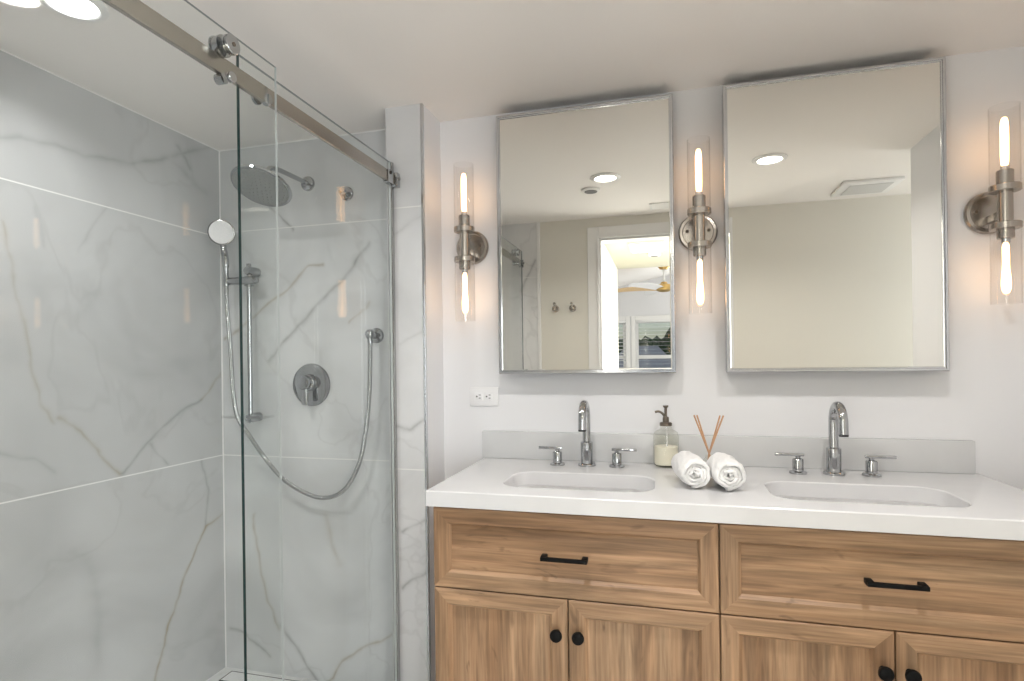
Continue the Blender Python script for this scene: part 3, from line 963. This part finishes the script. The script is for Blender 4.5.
# reed diffuser behind the towels
t = thing('reed_diffuser', 'small glass diffuser with four tan reed sticks behind the rolled towels', 'diffuser', (0.132, -0.188, ZT + 0.0005))
b = NB(); lathe(b, [(0, 0.001), (0.021, 0.0), (0.024, 0.004), (0.024, 0.040), (0.019, 0.048), (0.012, 0.052), (0.012, 0.062), (0.0135, 0.064)], 28)
mesh_obj('bottle', b, M_BOTTLE, t)
for (x, y) in ((-0.045, -0.012), (-0.036, -0.010), (0.033, -0.012), (0.043, -0.012)):
    b = NB(); s = 0.003 if x < 0 else -0.003
    tube(b, [(s * 2, 0.003, 0.010), (-x * 0.03, 0, 0.064), (x, y, 0.190)], 0.0026, 10)
    mesh_obj('reed', b, M_REED, t)

# ---------------------------------------------------------------- mirrors, sconces, outlet
def mirror_cabinet(x0, x1, z0, z1, label):
    t = thing('mirror_cabinet', label, 'mirror', ((x0 + x1) / 2, 0, z0), group='mirrored cabinets above the sinks')
    w, h, d = (x1 - x0) / 2, z1 - z0, 0.080
    b = NB(); box(b, -w + 0.003, w - 0.003, -d + 0.018, -0.0005, 0.003, h - 0.003, 0.001); mesh_obj('body', b, M_FRAME, t, smooth=False)
    # frame: stepped silver moulding
    b = NB()
    Ls = []
    for ins, y in ((0, -d + 0.017), (0, -d + 0.002), (0.002, -d), (0.008, -d), (0.009, -d + 0.003), (0.0125, -d + 0.003), (0.0135, -d + 0.008)):
        Ls.append([b.verts.new(p) for p in ((-w + ins, y, ins), (w - ins, y, ins), (w - ins, y, h - ins), (-w + ins, y, h - ins))])
    for A, B in zip(Ls[:-1], Ls[1:]):
        for k in range(4):
            j = (k + 1) % 4
            b.faces.new((A[k], A[j], B[j], B[k]))
    b.faces.new(Ls[0])
    mesh_obj('frame', b, M_FRAME, t, smooth=False)
    b = NB(); i = 0.0132
    o1 = [b.verts.new(p) for p in ((-w + i, -d + 0.0055, i), (w - i, -d + 0.0055, i), (w - i, -d + 0.0055, h - i), (-w + i, -d + 0.0055, h - i))]
    i += 0.003
    o2 = [b.verts.new(p) for p in ((-w + i, -d + 0.0050, i), (w - i, -d + 0.0050, i), (w - i, -d + 0.0050, h - i), (-w + i, -d + 0.0050, h - i))]
    for k in range(4):
        b.faces.new((o1[k], o1[(k + 1) % 4], o2[(k + 1) % 4], o2[k]))
    b.faces.new(o2)
    mesh_obj('mirror_glass', b, M_MIRROR, t, smooth=False)
    return t


mirror_cabinet(-0.594, 0.036, 1.220, 2.174, 'silver framed mirror reflecting the doorway and the bedroom fan')
mirror_cabinet(0.198, 0.838, 1.220, 2.180, 'silver framed mirror reflecting a blank cream wall and ceiling vent')


def make_sconce(loc, label):
    t = thing('wall_sconce', label, 'wall light', loc, group='two-bulb glass tube sconces')
    b = NB(); lathe(b, [(0, -0.0005), (0.063, -0.0005), (0.065, -0.004), (0.065, -0.012), (0.061, -0.017), (0.052, -0.018), (0.050, -0.016), (0, -0.017)], 56, 'Y')
    p = mesh_obj('backplate', b, M_NICKEL, t)
    for s in (-1, 1):
        b = NB(); lathe(b, [(0, -0.0165), (0.0055, -0.0165), (0.0055, -0.021), (0.003, -0.023), (0, -0.023)], 16, 'Y', (s * 0.036, 0, 0.004))
        mesh_obj('screw', b, M_BRONZE, p)
    yc = -0.10
    b = NB(); box(b, -0.010, 0.010, yc + 0.015, -0.0165, -0.034, -0.012, 0.002); mesh_obj('arm', b, M_NICKEL, t)
    b = NB(); lathe(b, [(0, -0.098), (0.0195, -0.098), (0.021, -0.096), (0.021, -0.068), (0.0185, -0.066), (0.0185, 0.056), (0.021, 0.058), (0.021, 0.101), (0.0195, 0.103), (0, 0.103)], 36, 'Z', (0, yc, 0))
    mesh_obj('socket_body', b, M_NICKEL, t)
    for z in (0.050, -0.061):
        b = NB(); lathe(b, [(0.0185, -0.0095), (0.037, -0.0095), (0.0385, -0.008), (0.0385, 0.008), (0.037, 0.0095), (0.0185, 0.0095)], 48, 'Z', (0, yc, z), close=True)
        mesh_obj('ring', b, M_NICKEL, t)
    for z0, z1 in ((0.0596, 0.292), (-0.290, -0.0706)):
        b = NB(); lathe(b, [(0.0355, z0), (0.0372, z0), (0.0372, z1), (0.0355, z1)], 48, 'Z', (0, yc, 0), close=True)
        mesh_obj('glass_shade', b, M_TUBE, t)
    for s, z in ((1, 0.103), (-1, -0.098)):
        b = NB()
        prof = [(0.0, 0.014), (0.0075, 0.016), (0.0095, 0.026), (0.0102, 0.05), (0.0102, 0.13), (0.0088, 0.146), (0.006, 0.155), (0, 0.158)]
        if s < 0:
            prof = [(0.0, 0.014), (0.007, 0.016), (0.0085, 0.026), (0.0085, 0.085), (0.0105, 0.105), (0.0120, 0.130), (0.0110, 0.149), (0.007, 0.160), (0, 0.163)]
        lathe(b, [(r, z + s * h) for r, h in prof], 28, 'Z', (0, yc, 0))
        bu = mesh_obj('bulb', b, M_FILAMENT, t)
        b = NB(); lathe(b, [(0, z + s * 0.0005), (0.011, z + s * 0.0005), (0.011, z + s * 0.012), (0.007, z + s * 0.0145), (0, z + s * 0.0145)], 24, 'Z', (0, yc, 0))
        mesh_obj('bulb_cap', b, M_FRAME, bu)
    return t


sc = make_sconce((-0.715, 0, 1.708), 'nickel two-bulb glass sconce on the wall beside the shower pier')
copy_thing(sc, (0.1165, 0, 1.708), 'nickel two-bulb glass sconce between the two mirrors')
copy_thing(sc, (0.975, 0, 1.708), 'nickel two-bulb glass sconce on the far right of both mirrors')

t = thing('wall_outlet', 'white double outlet set sideways in the wall beneath the shower-side mirror', 'outlet', (-0.6775, 0, 1.1315))
b = NB(); box(b, -0.058, 0.058, -0.006, -0.0005, -0.036, 0.036, 0.002); mesh_obj('cover_plate', b, M_PLASTIC, t)
for x in (-0.020, 0.020):
    b = NB(); box(b, x - 0.016, x + 0.016, -0.0085, -0.0055, -0.0165, 0.0165, 0.003)
    f = mesh_obj('socket_face', b, M_PLASTIC, t)
    b = NB()
    lathe(b, [(0, -0.0088), (0.0032, -0.0088), (0.0032, -0.008), (0, -0.008)], 14, 'Y', (x - 0.008, 0, 0))
    for z in (-0.006, 0.006):
        box(b, x + 0.000, x + 0.008, -0.0088, -0.008, z - 0.0012, z + 0.0012)
    mesh_obj('slots', b, M_DARK, f)

# ---------------------------------------------------------------- shower
YR = -0.953           # rail centre plane
# fixed panel
t = thing('fixed_shower_panel', 'fixed clear glass shower panel standing against the tiled pier', 'glass panel', (-0.973, -0.56, 0.036))
Z0 = 0.036


def pane_with_edges(parent, x0, x1, y0, y1, z0, z1, ymat):
    """Glass sheet: clear faces, tinted narrow edges."""
    b = NB()
    box(b, x0, x1, y0, y1, z0, z1, 0.0)
    for f in b.faces:
        c = f.normal
        f.material_index = 0 if abs(c.x) > 0.9 else (1 if c.y < -0.9 else (3 if c.y > 0.9 else 2))
    return mesh_obj('glass_sheet', b, [M_GLASS, ymat, M_EDGE_GREY, M_SEAL], parent, smooth=False)


pane_with_edges(t, -0.004, 0.004, -0.400, 0.372, 0.0, 1.971, M_EDGE)
b = NB(); box(b, -0.010, 0.010, 0.3725, 0.388, 0.0, 1.972, 0.002); mesh_obj('wall_channel', b, M_CHROME2, t)
for y in (-0.325,):
    b = NB()
    lathe(b, [(0, -0.012), (0.017, -0.012), (0.017, -0.0055), (0.017, -0.0055), (0, -0.0055)], 28, 'X', (0, y, 1.902))
    lathe(b, [(0, 0.0055), (0.013, 0.0055), (0.013, 0.0128), (0, 0.0128)], 28, 'X', (0, y, 1.902))
    c = mesh_obj('rail_clip', b, M_CHROME, t)
    b = NB(); lathe(b, [(0, 0.0128), (0.0135, 0.0128), (0.0150, 0.016), (0.0150, 0.026), (0.012, 0.029), (0, 0.029)], 24, 'X', (0, y, 1.893))
    mesh_obj('clip_cap', b, M_CHROME, c)

# rail
t = thing('sliding_door_rail', 'flat polished steel rail carrying the sliding shower door', 'rail', (YR, -1.02, 1.938))
b = NB(); box(b, -0.006, 0.006, -0.845, 0.818, -0.020, 0.020, 0.001, 1); mesh_obj('bar', b, M_STEEL, t, smooth=False)
for y in (0.835, -0.858):
    b = NB(); s = 1 if y > 0 else -1
    box(b, -0.016, 0.016, y - 0.013, y + 0.0125, -0.026, 0.026, 0.002)
    box(b, -0.010, 0.010, y - s * 0.040, y - s * 0.012, -0.0235, -0.0205, 0.001, 1)
    br = mesh_obj('end_bracket', b, M_CHROME, t)
    b = NB(); lathe(b, [(0, 0.016), (0.006, 0.016), (0.006, 0.022), (0, 0.023)], 18, 'X', (0, y - s * 0.003, 0.004)); mesh_obj('set_screw', b, M_CHROME2, br)
b = NB()
box(b, -0.011, 0.011, 0.765, 0.798, -0.0245, -0.0205, 0.002); box(b, -0.012, -0.0065, 0.765, 0.798, -0.0245, 0.022, 0.001, 1); box(b, 0.0065, 0.011, 0.765, 0.798, -0.0245, 0.022, 0.001, 1)
st = mesh_obj('door_stop', b, M_CHROME, t)
b = NB(); lathe(b, [(0, 0.011), (0.006, 0.011), (0.006, 0.0135), (0, 0.0135)], 20, 'X', (0, 0.781, 0.012)); mesh_obj('buffer', b, M_DARK, st)

# sliding door
t = thing('sliding_shower_door', 'sliding clear glass shower door hung from chrome rollers on the rail', 'shower door', (-0.933, -1.31, 0.040))
pane_with_edges(t, -0.003, 0.003, -0.50, 0.434, 0.0, 1.971, M_EDGE)
for y in (0.270, -0.36):
    b = NB()
    lathe(b, [(0, -0.030), (0.0215, -0.030), (0.0235, -0.028), (0.0235, -0.026), (0.0205, -0.025), (0.0205, -0.013), (0.0235, -0.011), (0.0235, -0.0062), (0, -0.0062)], 44, 'X', (0, y, 1.9385))
    lathe(b, [(0, 0.0062), (0.0215, 0.0062), (0.0215, 0.009), (0.0190, 0.010), (0.0190, 0.012), (0.0215, 0.013), (0.0215, 0.0175), (0.0195, 0.019), (0, 0.0195)], 44, 'X', (0, y, 1.9385))
    r_ = mesh_obj('roller', b, M_CHROME, t)
    b = NB(); lathe(b, [(0, 0.0192), (0.005, 0.0192), (0.005, 0.0203), (0, 0.0203)], 18, 'X', (0, y, 1.9385)); mesh_obj('hex_socket', b, M_BRONZE, r_)
    b = NB()
    lathe(b, [(0, -0.026), (0.0115, -0.026), (0.0115, -0.0062), (0, -0.0062)], 32, 'X', (0, y, 1.8665))
    lathe(b, [(0, 0.0062), (0.0115, 0.0062), (0.0115, 0.008), (0.0098, 0.009), (0.0098, 0.011), (0.0120, 0.012), (0.0120, 0.0155), (0.0105, 0.017), (0, 0.0172)], 32, 'X', (0, y, 1.8665))
    mesh_obj('lower_roller', b, M_CHROME, t)

# rain shower head on its arm
t = thing('rain_shower_head', 'round chrome rain shower head on a straight wall arm', 'shower head', (-1.445, 0, 2.026))
b = NB(); lathe(b, [(0, -0.0005), (0.031, -0.0005), (0.031, -0.006), (0.027, -0.012), (0.013, -0.016), (0, -0.016)], 36, 'Y'); mesh_obj('flange', b, M_CHROME, t)
b = NB(); tube(b, spline([(0, -0.012, 0), (0, -0.10, 0.0), (0, -0.195, -0.002), (0, -0.238, -0.010), (0, -0.258, -0.030), (0, -0.267, -0.050)], 8), 0.0095, 20); mesh_obj('arm', b, M_CHROME, t)
b = NB()
lathe(b, [(0, 0.050), (0.012, 0.050), (0.017, 0.044), (0.017, 0.034), (0.013, 0.028), (0.016, 0.022), (0.045, 0.015), (0.085, 0.010), (0.107, 0.004), (0.110, -0.001), (0.108, -0.006), (0.102, -0.008), (0, -0.006)], 64)
Rm = Matrix.Rotation(-math.atan(0.483), 3, 'X')
rot_verts(b, 0, Rm, (0, 0, 0))
h = mesh_obj('head', b, M_CHROME, t, loc=(0, -0.290, -0.094))
b = NB()
lathe(b, [(0, -0.0085), (0.100, -0.0085), (0.100, -0.0065), (0, -0.0065)], 64)
for k, n in ((0.018, 6), (0.034, 12), (0.050, 18), (0.066, 24), (0.082, 30), (0.094, 34)):
    for i in range(n):
        a = 2 * math.pi * i / n
        lathe(b, [(0, -0.0115), (0.0022, -0.0112), (0.003, -0.0084)], 6, 'Z', (k * math.cos(a), k * math.sin(a), 0))
rot_verts(b, 0, Rm, (0, 0, 0))
mesh_obj('spray_face', b, [M_FACE], h)

# round knob to the right of the arm
t = thing('tile_knob', 'small round chrome knob on the tile beside the shower arm', 'knob', (-1.262, 0, 1.968))
b = NB(); lathe(b, [(0, -0.0005), (0.029, -0.0005), (0.029, -0.004), (0.026, -0.008), (0.012, -0.010), (0, -0.010)], 36, 'Y'); mesh_obj('rosette', b, M_CHROME, t)
b = NB(); lathe(b, [(0, -0.0095), (0.009, -0.0095), (0.008, -0.022), (0.012, -0.028), (0.0155, -0.036), (0.014, -0.044), (0.008, -0.047), (0, -0.048)], 28, 'Y'); mesh_obj('peg', b, M_CHROME, t)

# slide bar with hand shower
t = thing('slide_bar', 'slim chrome slide bar on the shower wall with a soap dish', 'shower bar', (-1.705, 0, 1.04))
b = NB(); tube(b, [(0, -0.052, -0.02), (0, -0.052, 0.655)], 0.0095, 20); mesh_obj('bar', b, M_CHROME, t)
for z in (0.625, 0.0):
    b = NB(); lathe(b, [(0, -0.0005), (0.020, -0.0005), (0.020, -0.03), (0.0185, -0.055), (0.0165, -0.068), (0, -0.070)], 30, 'Y', (0, 0, z)); mesh_obj('bracket', b, M_CHROME, t)
b = NB()
tube(b, [(-0.092, -0.085, 0.580), (-0.080, -0.083, 0.580), (0.045, -0.074, 0.580), (0.058, -0.073, 0.580)], [0.012, 0.0165, 0.0175, 0.013], 22)
lathe(b, [(0.0125, 0.560), (0.019, 0.560), (0.019, 0.600), (0.0125, 0.600)], 28, 'Z', (0, -0.052, 0), close=True)
mesh_obj('slider', b, M_CHROME, t)
b = NB()
pts = rrect(-0.105, 0.118, -0.125, -0.030, 0.035, 6)
lo = [b.verts.new((x, y, 0.004)) for x, y in pts]; hi = [b.verts.new((x, y, 0.012)) for x, y in pts]
inn = [b.verts.new((x * 0.93 + 0.0005, (y + 0.0775) * 0.88 - 0.0775, 0.012)) for x, y in pts]; inb = [b.verts.new((x * 0.90, (y + 0.0775) * 0.84 - 0.0775, 0.007)) for x, y in pts]
for A, B in ((lo, hi), (hi, inn), (inn, inb)):
    for i in range(len(A)):
        j = (i + 1) % len(A)
        b.faces.new((A[i], A[j], B[j], B[i]))
b.faces.new(lo); b.faces.new(inb)
mesh_obj('soap_dish', b, M_TUBE, t)

t = thing('hand_shower', 'chrome hand shower with round white spray face in the slide bar holder', 'hand shower', (-1.785, -0.092, 1.655))
b = NB(); tube(b, spline([(0, 0, -0.060), (0, 0, -0.01), (0.000, -0.002, 0.05), (-0.006, -0.006, 0.10), (-0.014, 0.000, 0.135)], 8), [0.0085] + [0.0105] * 12 + [0.0135] * 10 + [0.0125] * 10, 22); mesh_obj('handle', b, M_CHROME, t)
hn = Vector((0.50, -0.80, -0.16)).normalized()
Rh = hn.to_track_quat('Z', 'Y').to_matrix()
b = NB(); lathe(b, [(0, -0.020), (0.030, -0.017), (0.049, -0.006), (0.0535, 0.002), (0.0525, 0.008), (0.049, 0.010), (0, 0.009)], 48); rot_verts(b, 0, Rh, (0, 0, 0))
h = mesh_obj('head', b, M_CHROME2, t, loc=(-0.006, -0.016, 0.168))
b = NB(); lathe(b, [(0, 0.0115), (0.046, 0.0112), (0.0475, 0.0095), (0, 0.0095)], 48)
for k, n in ((0.012, 6), (0.024, 12), (0.036, 18)):
    for i in range(n):
        a = 2 * math.pi * i / n
        lathe(b, [(0, 0.0130), (0.0016, 0.0128), (0.0022, 0.0112)], 6, 'Z', (k * math.cos(a), k * math.sin(a), 0))
rot_verts(b, 0, Rh, (0, 0, 0))
mesh_obj('spray_face', b, M_PLASTIC, h)

# hose from the hand shower down and up to the wall outlet
b = NB()
tube(b, spline([(-1.785, -0.092, 1.598), (-1.783, -0.092, 1.52), (-1.752, -0.110, 1.329), (-1.710, -0.145, 1.144), (-1.688, -0.145, 1.048), (-1.662, -0.112, 0.972), (-1.630, -0.062, 0.875), (-1.548, -0.058, 0.790), (-1.450, -0.052, 0.735), (-1.352, -0.050, 0.716), (-1.262, -0.050, 0.755), (-1.195, -0.050, 0.860), (-1.160, -0.051, 1.00), (-1.142, -0.053, 1.15), (-1.136, -0.055, 1.28), (-1.134, -0.056, 1.345)], 10), 0.0085, 16)
o = mesh_obj('shower_hose', b, M_HOSE); tag(o, 'flexible chrome shower hose looping from the hand shower to the wall elbow', 'hose')

t = thing('hose_elbow', 'chrome wall elbow where the looping shower hose ends', 'wall elbow', (-1.134, 0, 1.378))
b = NB(); lathe(b, [(0, -0.0005), (0.031, -0.0005), (0.031, -0.005), (0.028, -0.009), (0.015, -0.012), (0.0145, -0.040), (0, -0.040)], 36, 'Y'); mesh_obj('flange', b, M_CHROME, t)
b = NB(); bmesh.ops.create_uvsphere(b, u_segments=28, v_segments=18, radius=0.0205)
for v in b.verts:
    v.co += Vector((0, -0.056, 0.003))
tube(b, [(0, -0.056, -0.004), (0, -0.056, -0.034)], [0.0115, 0.0105], 22); mesh_obj('elbow', b, M_CHROME, t)

t = thing('shower_valve', 'round chrome shower valve plate with a single lever', 'shower valve', (-1.441, 0, 1.178))
b = NB(); lathe(b, [(0, -0.0005), (0.088, -0.0005), (0.090, -0.003), (0.088, -0.007), (0.078, -0.010), (0.036, -0.012), (0, -0.012)], 64, 'Y'); mesh_obj('plate', b, M_CHROME, t)
b = NB(); lathe(b, [(0, -0.0115), (0.035, -0.0115), (0.034, -0.028), (0.030, -0.034), (0.0275, -0.036), (0.0275, -0.062), (0.024, -0.068), (0.010, -0.071), (0, -0.071)], 44, 'Y', (0, 0, 0.010))
lv = mesh_obj('hub', b, M_CHROME, t)
b = NB(); s0 = len(b.verts); box(b, -0.013, 0.013, -0.058, -0.044, -0.082, 0.004, 0.005, 3); mesh_obj('lever', b, M_CHROME, lv)

# linear drain along the shower's back wall
t = thing('linear_drain', 'tile-filled linear drain along the back wall of the shower floor', 'drain', (-1.44, -0.065, ZS))
b = NB()
for xa, xb, ya, yb in ((-0.40, 0.40, 0.034, 0.038), (-0.40, 0.40, -0.038, -0.034), (-0.40, -0.396, -0.034, 0.034), (0.396, 0.40, -0.034, 0.034)):
    box(b, xa, xb, ya, yb, 0.0005, 0.003)
mesh_obj('slot', b, M_DARK, t, smooth=False)
b = NB(); box(b, -0.395, 0.395, -0.033, 0.033, 0.0005, 0.0035); mesh_obj('tile_insert', b, M_TILE_FLOOR, t, smooth=False)

# ---------------------------------------------------------------- ceiling things
def recessed(loc, label, lens, watts, col, spread):
    t = thing('recessed_light', label, 'ceiling light', loc, group='round recessed ceiling lights')
    b = NB(); lathe(b, [(0.056, -0.0005), (0.079, -0.0005), (0.078, -0.004), (0.070, -0.008), (0.060, -0.010), (0.056, -0.008)], 56, close=True); mesh_obj('trim_ring', b, M_TRIM, t)
    b = NB(); lathe(b, [(0, -0.003), (0.0558, -0.003), (0.0558, -0.0007), (0, -0.0007)], 48); mesh_obj('lens', b, lens, t)
    d = bpy.data.lights.new('recessed_lamp', 'AREA'); d.shape = 'DISK'; d.size = 0.10; d.energy = watts; d.color = col; d.spread = math.radians(spread)
    o = bpy.data.objects.new('recessed_lamp', d); o.location = (loc[0], loc[1], loc[2] - 0.006); COL.objects.link(o)
    return t


recessed((-1.475, -0.965, ZC), 'round recessed light in the ceiling over the shower', M_LAMPLENS_COOL, LIGHT_SHOWER, (1.0, 0.985, 0.96), 150)
recessed((-0.287, -1.035, ZC), 'round recessed ceiling light reflected in the mirror nearer the shower', M_LAMPLENS, LIGHT_BATH, (1.0, 0.965, 0.925), 140)
recessed((0.494, -0.992, ZC), 'round recessed ceiling light reflected in the mirror nearer the right wall', M_LAMPLENS, LIGHT_BATH, (1.0, 0.965, 0.925), 140)

t = thing('ceiling_speaker', 'small flat round white disc on the ceiling by the doorway', 'ceiling disc', (-0.387, -1.226, ZC))
b = NB(); lathe(b, [(0, -0.012), (0.040, -0.012), (0.050, -0.008), (0.052, -0.0005), (0, -0.0005)], 44); mesh_obj('cover', b, M_TRIM, t)
b = NB(); lathe(b, [(0, -0.015), (0.034, -0.015), (0.036, -0.0125), (0, -0.0125)], 36); mesh_obj('face', b, M_GRILLE_DARK, t)

t = thing('exhaust_fan_cover', 'white rectangular exhaust fan cover on the ceiling past the right wall', 'ceiling vent', (1.09, -1.615, ZC))
b = NB(); box(b, -0.145, 0.145, -0.130, 0.130, -0.018, -0.0005, 0.005); mesh_obj('housing', b, M_TRIM, t)
b = NB(); box(b, -0.105, 0.105, -0.092, 0.092, -0.022, -0.0182, 0.002)
mesh_obj('grille_plate', b, principled('vent_grey', (0.60, 0.60, 0.59), 0.5), t)

t = thing('air_grille', 'white slotted air grille on the ceiling above the doorway', 'ceiling vent', (0.05, -1.68, ZC))
b = NB()
for xa, xb, ya, yb in ((-0.13, 0.13, 0.052, 0.066), (-0.13, 0.13, -0.066, -0.052), (-0.13, -0.116, -0.052, 0.052), (0.116, 0.13, -0.052, 0.052)):
    box(b, xa, xb, ya, yb, -0.008, -0.0005, 0.001, 1)
mesh_obj('border', b, M_TRIM, t)
b = NB(); box(b, -0.1155, 0.1155, -0.0515, 0.0515, -0.0015, -0.0006); mesh_obj('duct', b, M_DARK, t, smooth=False)
b = NB()
for i in range(9):
    s0 = len(b.verts); y = -0.044 + i * 0.011
    box(b, -0.115, 0.115, y - 0.004, y + 0.004, -0.006, -0.005); rot_verts(b, s0, Matrix.Rotation(0.5, 3, 'X'), (0, y, -0.0055))
mesh_obj('louver', b, M_TRIM, t, smooth=False)

# hall light and smoke alarm, bedroom fan
t = thing('hall_ceiling_light', 'square bright flush light on the hall ceiling beyond the doorway', 'ceiling light', (-0.135, -2.94, ZC))
b = NB(); box(b, -0.14, 0.14, -0.17, 0.17, -0.02, -0.0005, 0.004); mesh_obj('frame', b, M_TRIM, t)
b = NB(); box(b, -0.125, 0.125, -0.155, 0.155, -0.0235, -0.0202); mesh_obj('diffuser', b, M_LAMPLENS, t, smooth=False)
area_lamp('hall_lamp', (-0.135, -2.94, ZC - 0.026), (-0.135, -2.94, 0), 0.25, 0.31, LIGHT_HALL, (1.0, 0.97, 0.92))
t = thing('smoke_alarm', 'small round alarm on the hall ceiling past the square light', 'alarm', (-0.08, -3.30, ZC))
b = NB(); lathe(b, [(0, -0.03), (0.045, -0.03), (0.055, -0.02), (0.055, -0.0005), (0, -0.0005)], 40); mesh_obj('shell', b, M_TRIM, t)
b = NB(); lathe(b, [(0.0, -0.033), (0.03, -0.033), (0.032, -0.0305), (0, -0.0305)], 32); mesh_obj('vent_face', b, M_GRILLE_DARK, t)

M_GOLD = principled('brass_tone', (0.62, 0.42, 0.16), 0.3, metal=0.9)
M_BLADEW = principled('fan_blade_white', (0.80, 0.80, 0.82), 0.4)
M_BLADET = principled('fan_blade_tan', (0.66, 0.47, 0.26), 0.5)
fx, fy = 0.0, -6.0
t = thing('ceiling_fan', 'brass bedroom ceiling fan with white leaf blades seen in the mirror', 'ceiling fan', (fx, fy, 2.20))
b = NB(); lathe(b, [(0, 0.402), (0.075, 0.402), (0.08, 0.36), (0.075, 0.30), (0.05, 0.27), (0, 0.265)], 36); mesh_obj('canopy', b, M_GOLD, t)
b = NB(); tube(b, [(0, 0, 0.27), (0, 0, 0.09)], 0.014, 16); mesh_obj('rod', b, M_TRIM, t)
b = NB(); lathe(b, [(0, 0.10), (0.035, 0.10), (0.05, 0.075), (0.10, 0.06), (0.115, 0.03), (0.11, -0.01), (0.06, -0.03), (0, -0.035)], 40); mesh_obj('motor', b, M_GOLD, t)
for k, (ang, mt) in enumerate(((186, M_BLADET), (128, M_BLADEW), (8, M_BLADET), (248, M_BLADEW))):
    b = NB()
    n = 14
    top_, bot_ = [], []
    for i in range(n + 1):
        u = i / n
        x = 0.09 + u * 0.60
        w = 0.025 + 0.075 * math.sin(math.pi * min(1.0, 0.12 + u * 0.86)) ** 0.8
        zz = 0.012 + 0.018 * math.sin(u * 3.0)
        top_.append([b.verts.new((x, -w, zz + 0.016)), b.verts.new((x, w, zz - 0.014))])
        bot_.append([b.verts.new((x, -w, zz + 0.010)), b.verts.new((x, w, zz - 0.020))])
    for i in range(n):
        b.faces.new((top_[i][0], top_[i][1], top_[i + 1][1], top_[i + 1][0])); b.faces.new((bot_[i][1], bot_[i][0], bot_[i + 1][0], bot_[i + 1][1]))
        b.faces.new((top_[i][0], top_[i + 1][0], bot_[i + 1][0], bot_[i][0])); b.faces.new((top_[i + 1][1], top_[i][1], bot_[i][1], bot_[i + 1][1]))
    b.faces.new((top_[0][1], top_[0][0], bot_[0][0], bot_[0][1])); b.faces.new((top_[n][0], top_[n][1], bot_[n][1], bot_[n][0]))
    rot_verts(b, 0, Matrix.Rotation(math.radians(ang), 3, 'Z'), (0, 0, 0))
    mesh_obj('blade', b, mt, t)

# robe hooks on the wall opposite
def hook(x, label):
    t = thing('robe_hook', label, 'hook', (x, YO, 1.618), group='robe hooks by the doorway')
    b = NB(); lathe(b, [(0, 0.0005), (0.024, 0.0005), (0.024, 0.006), (0.019, 0.010), (0, 0.010)], 32, 'Y'); mesh_obj('rosette', b, M_NICKEL, t)
    b = NB(); tube(b, spline([(0, 0.008, 0), (0, 0.03, -0.004), (0, 0.045, 0.006), (0, 0.048, 0.026)], 6), 0.0065, 14)
    bmesh.ops.create_uvsphere(b, u_segments=16, v_segments=10, radius=0.010, matrix=Matrix.Translation((0, 0.048, 0.030)))
    mesh_obj('peg', b, M_NICKEL, t)


hook(-0.716, 'nickel robe hook on the cream wall nearer the shower')
hook(-0.599, 'nickel robe hook on the cream wall nearer the door casing')
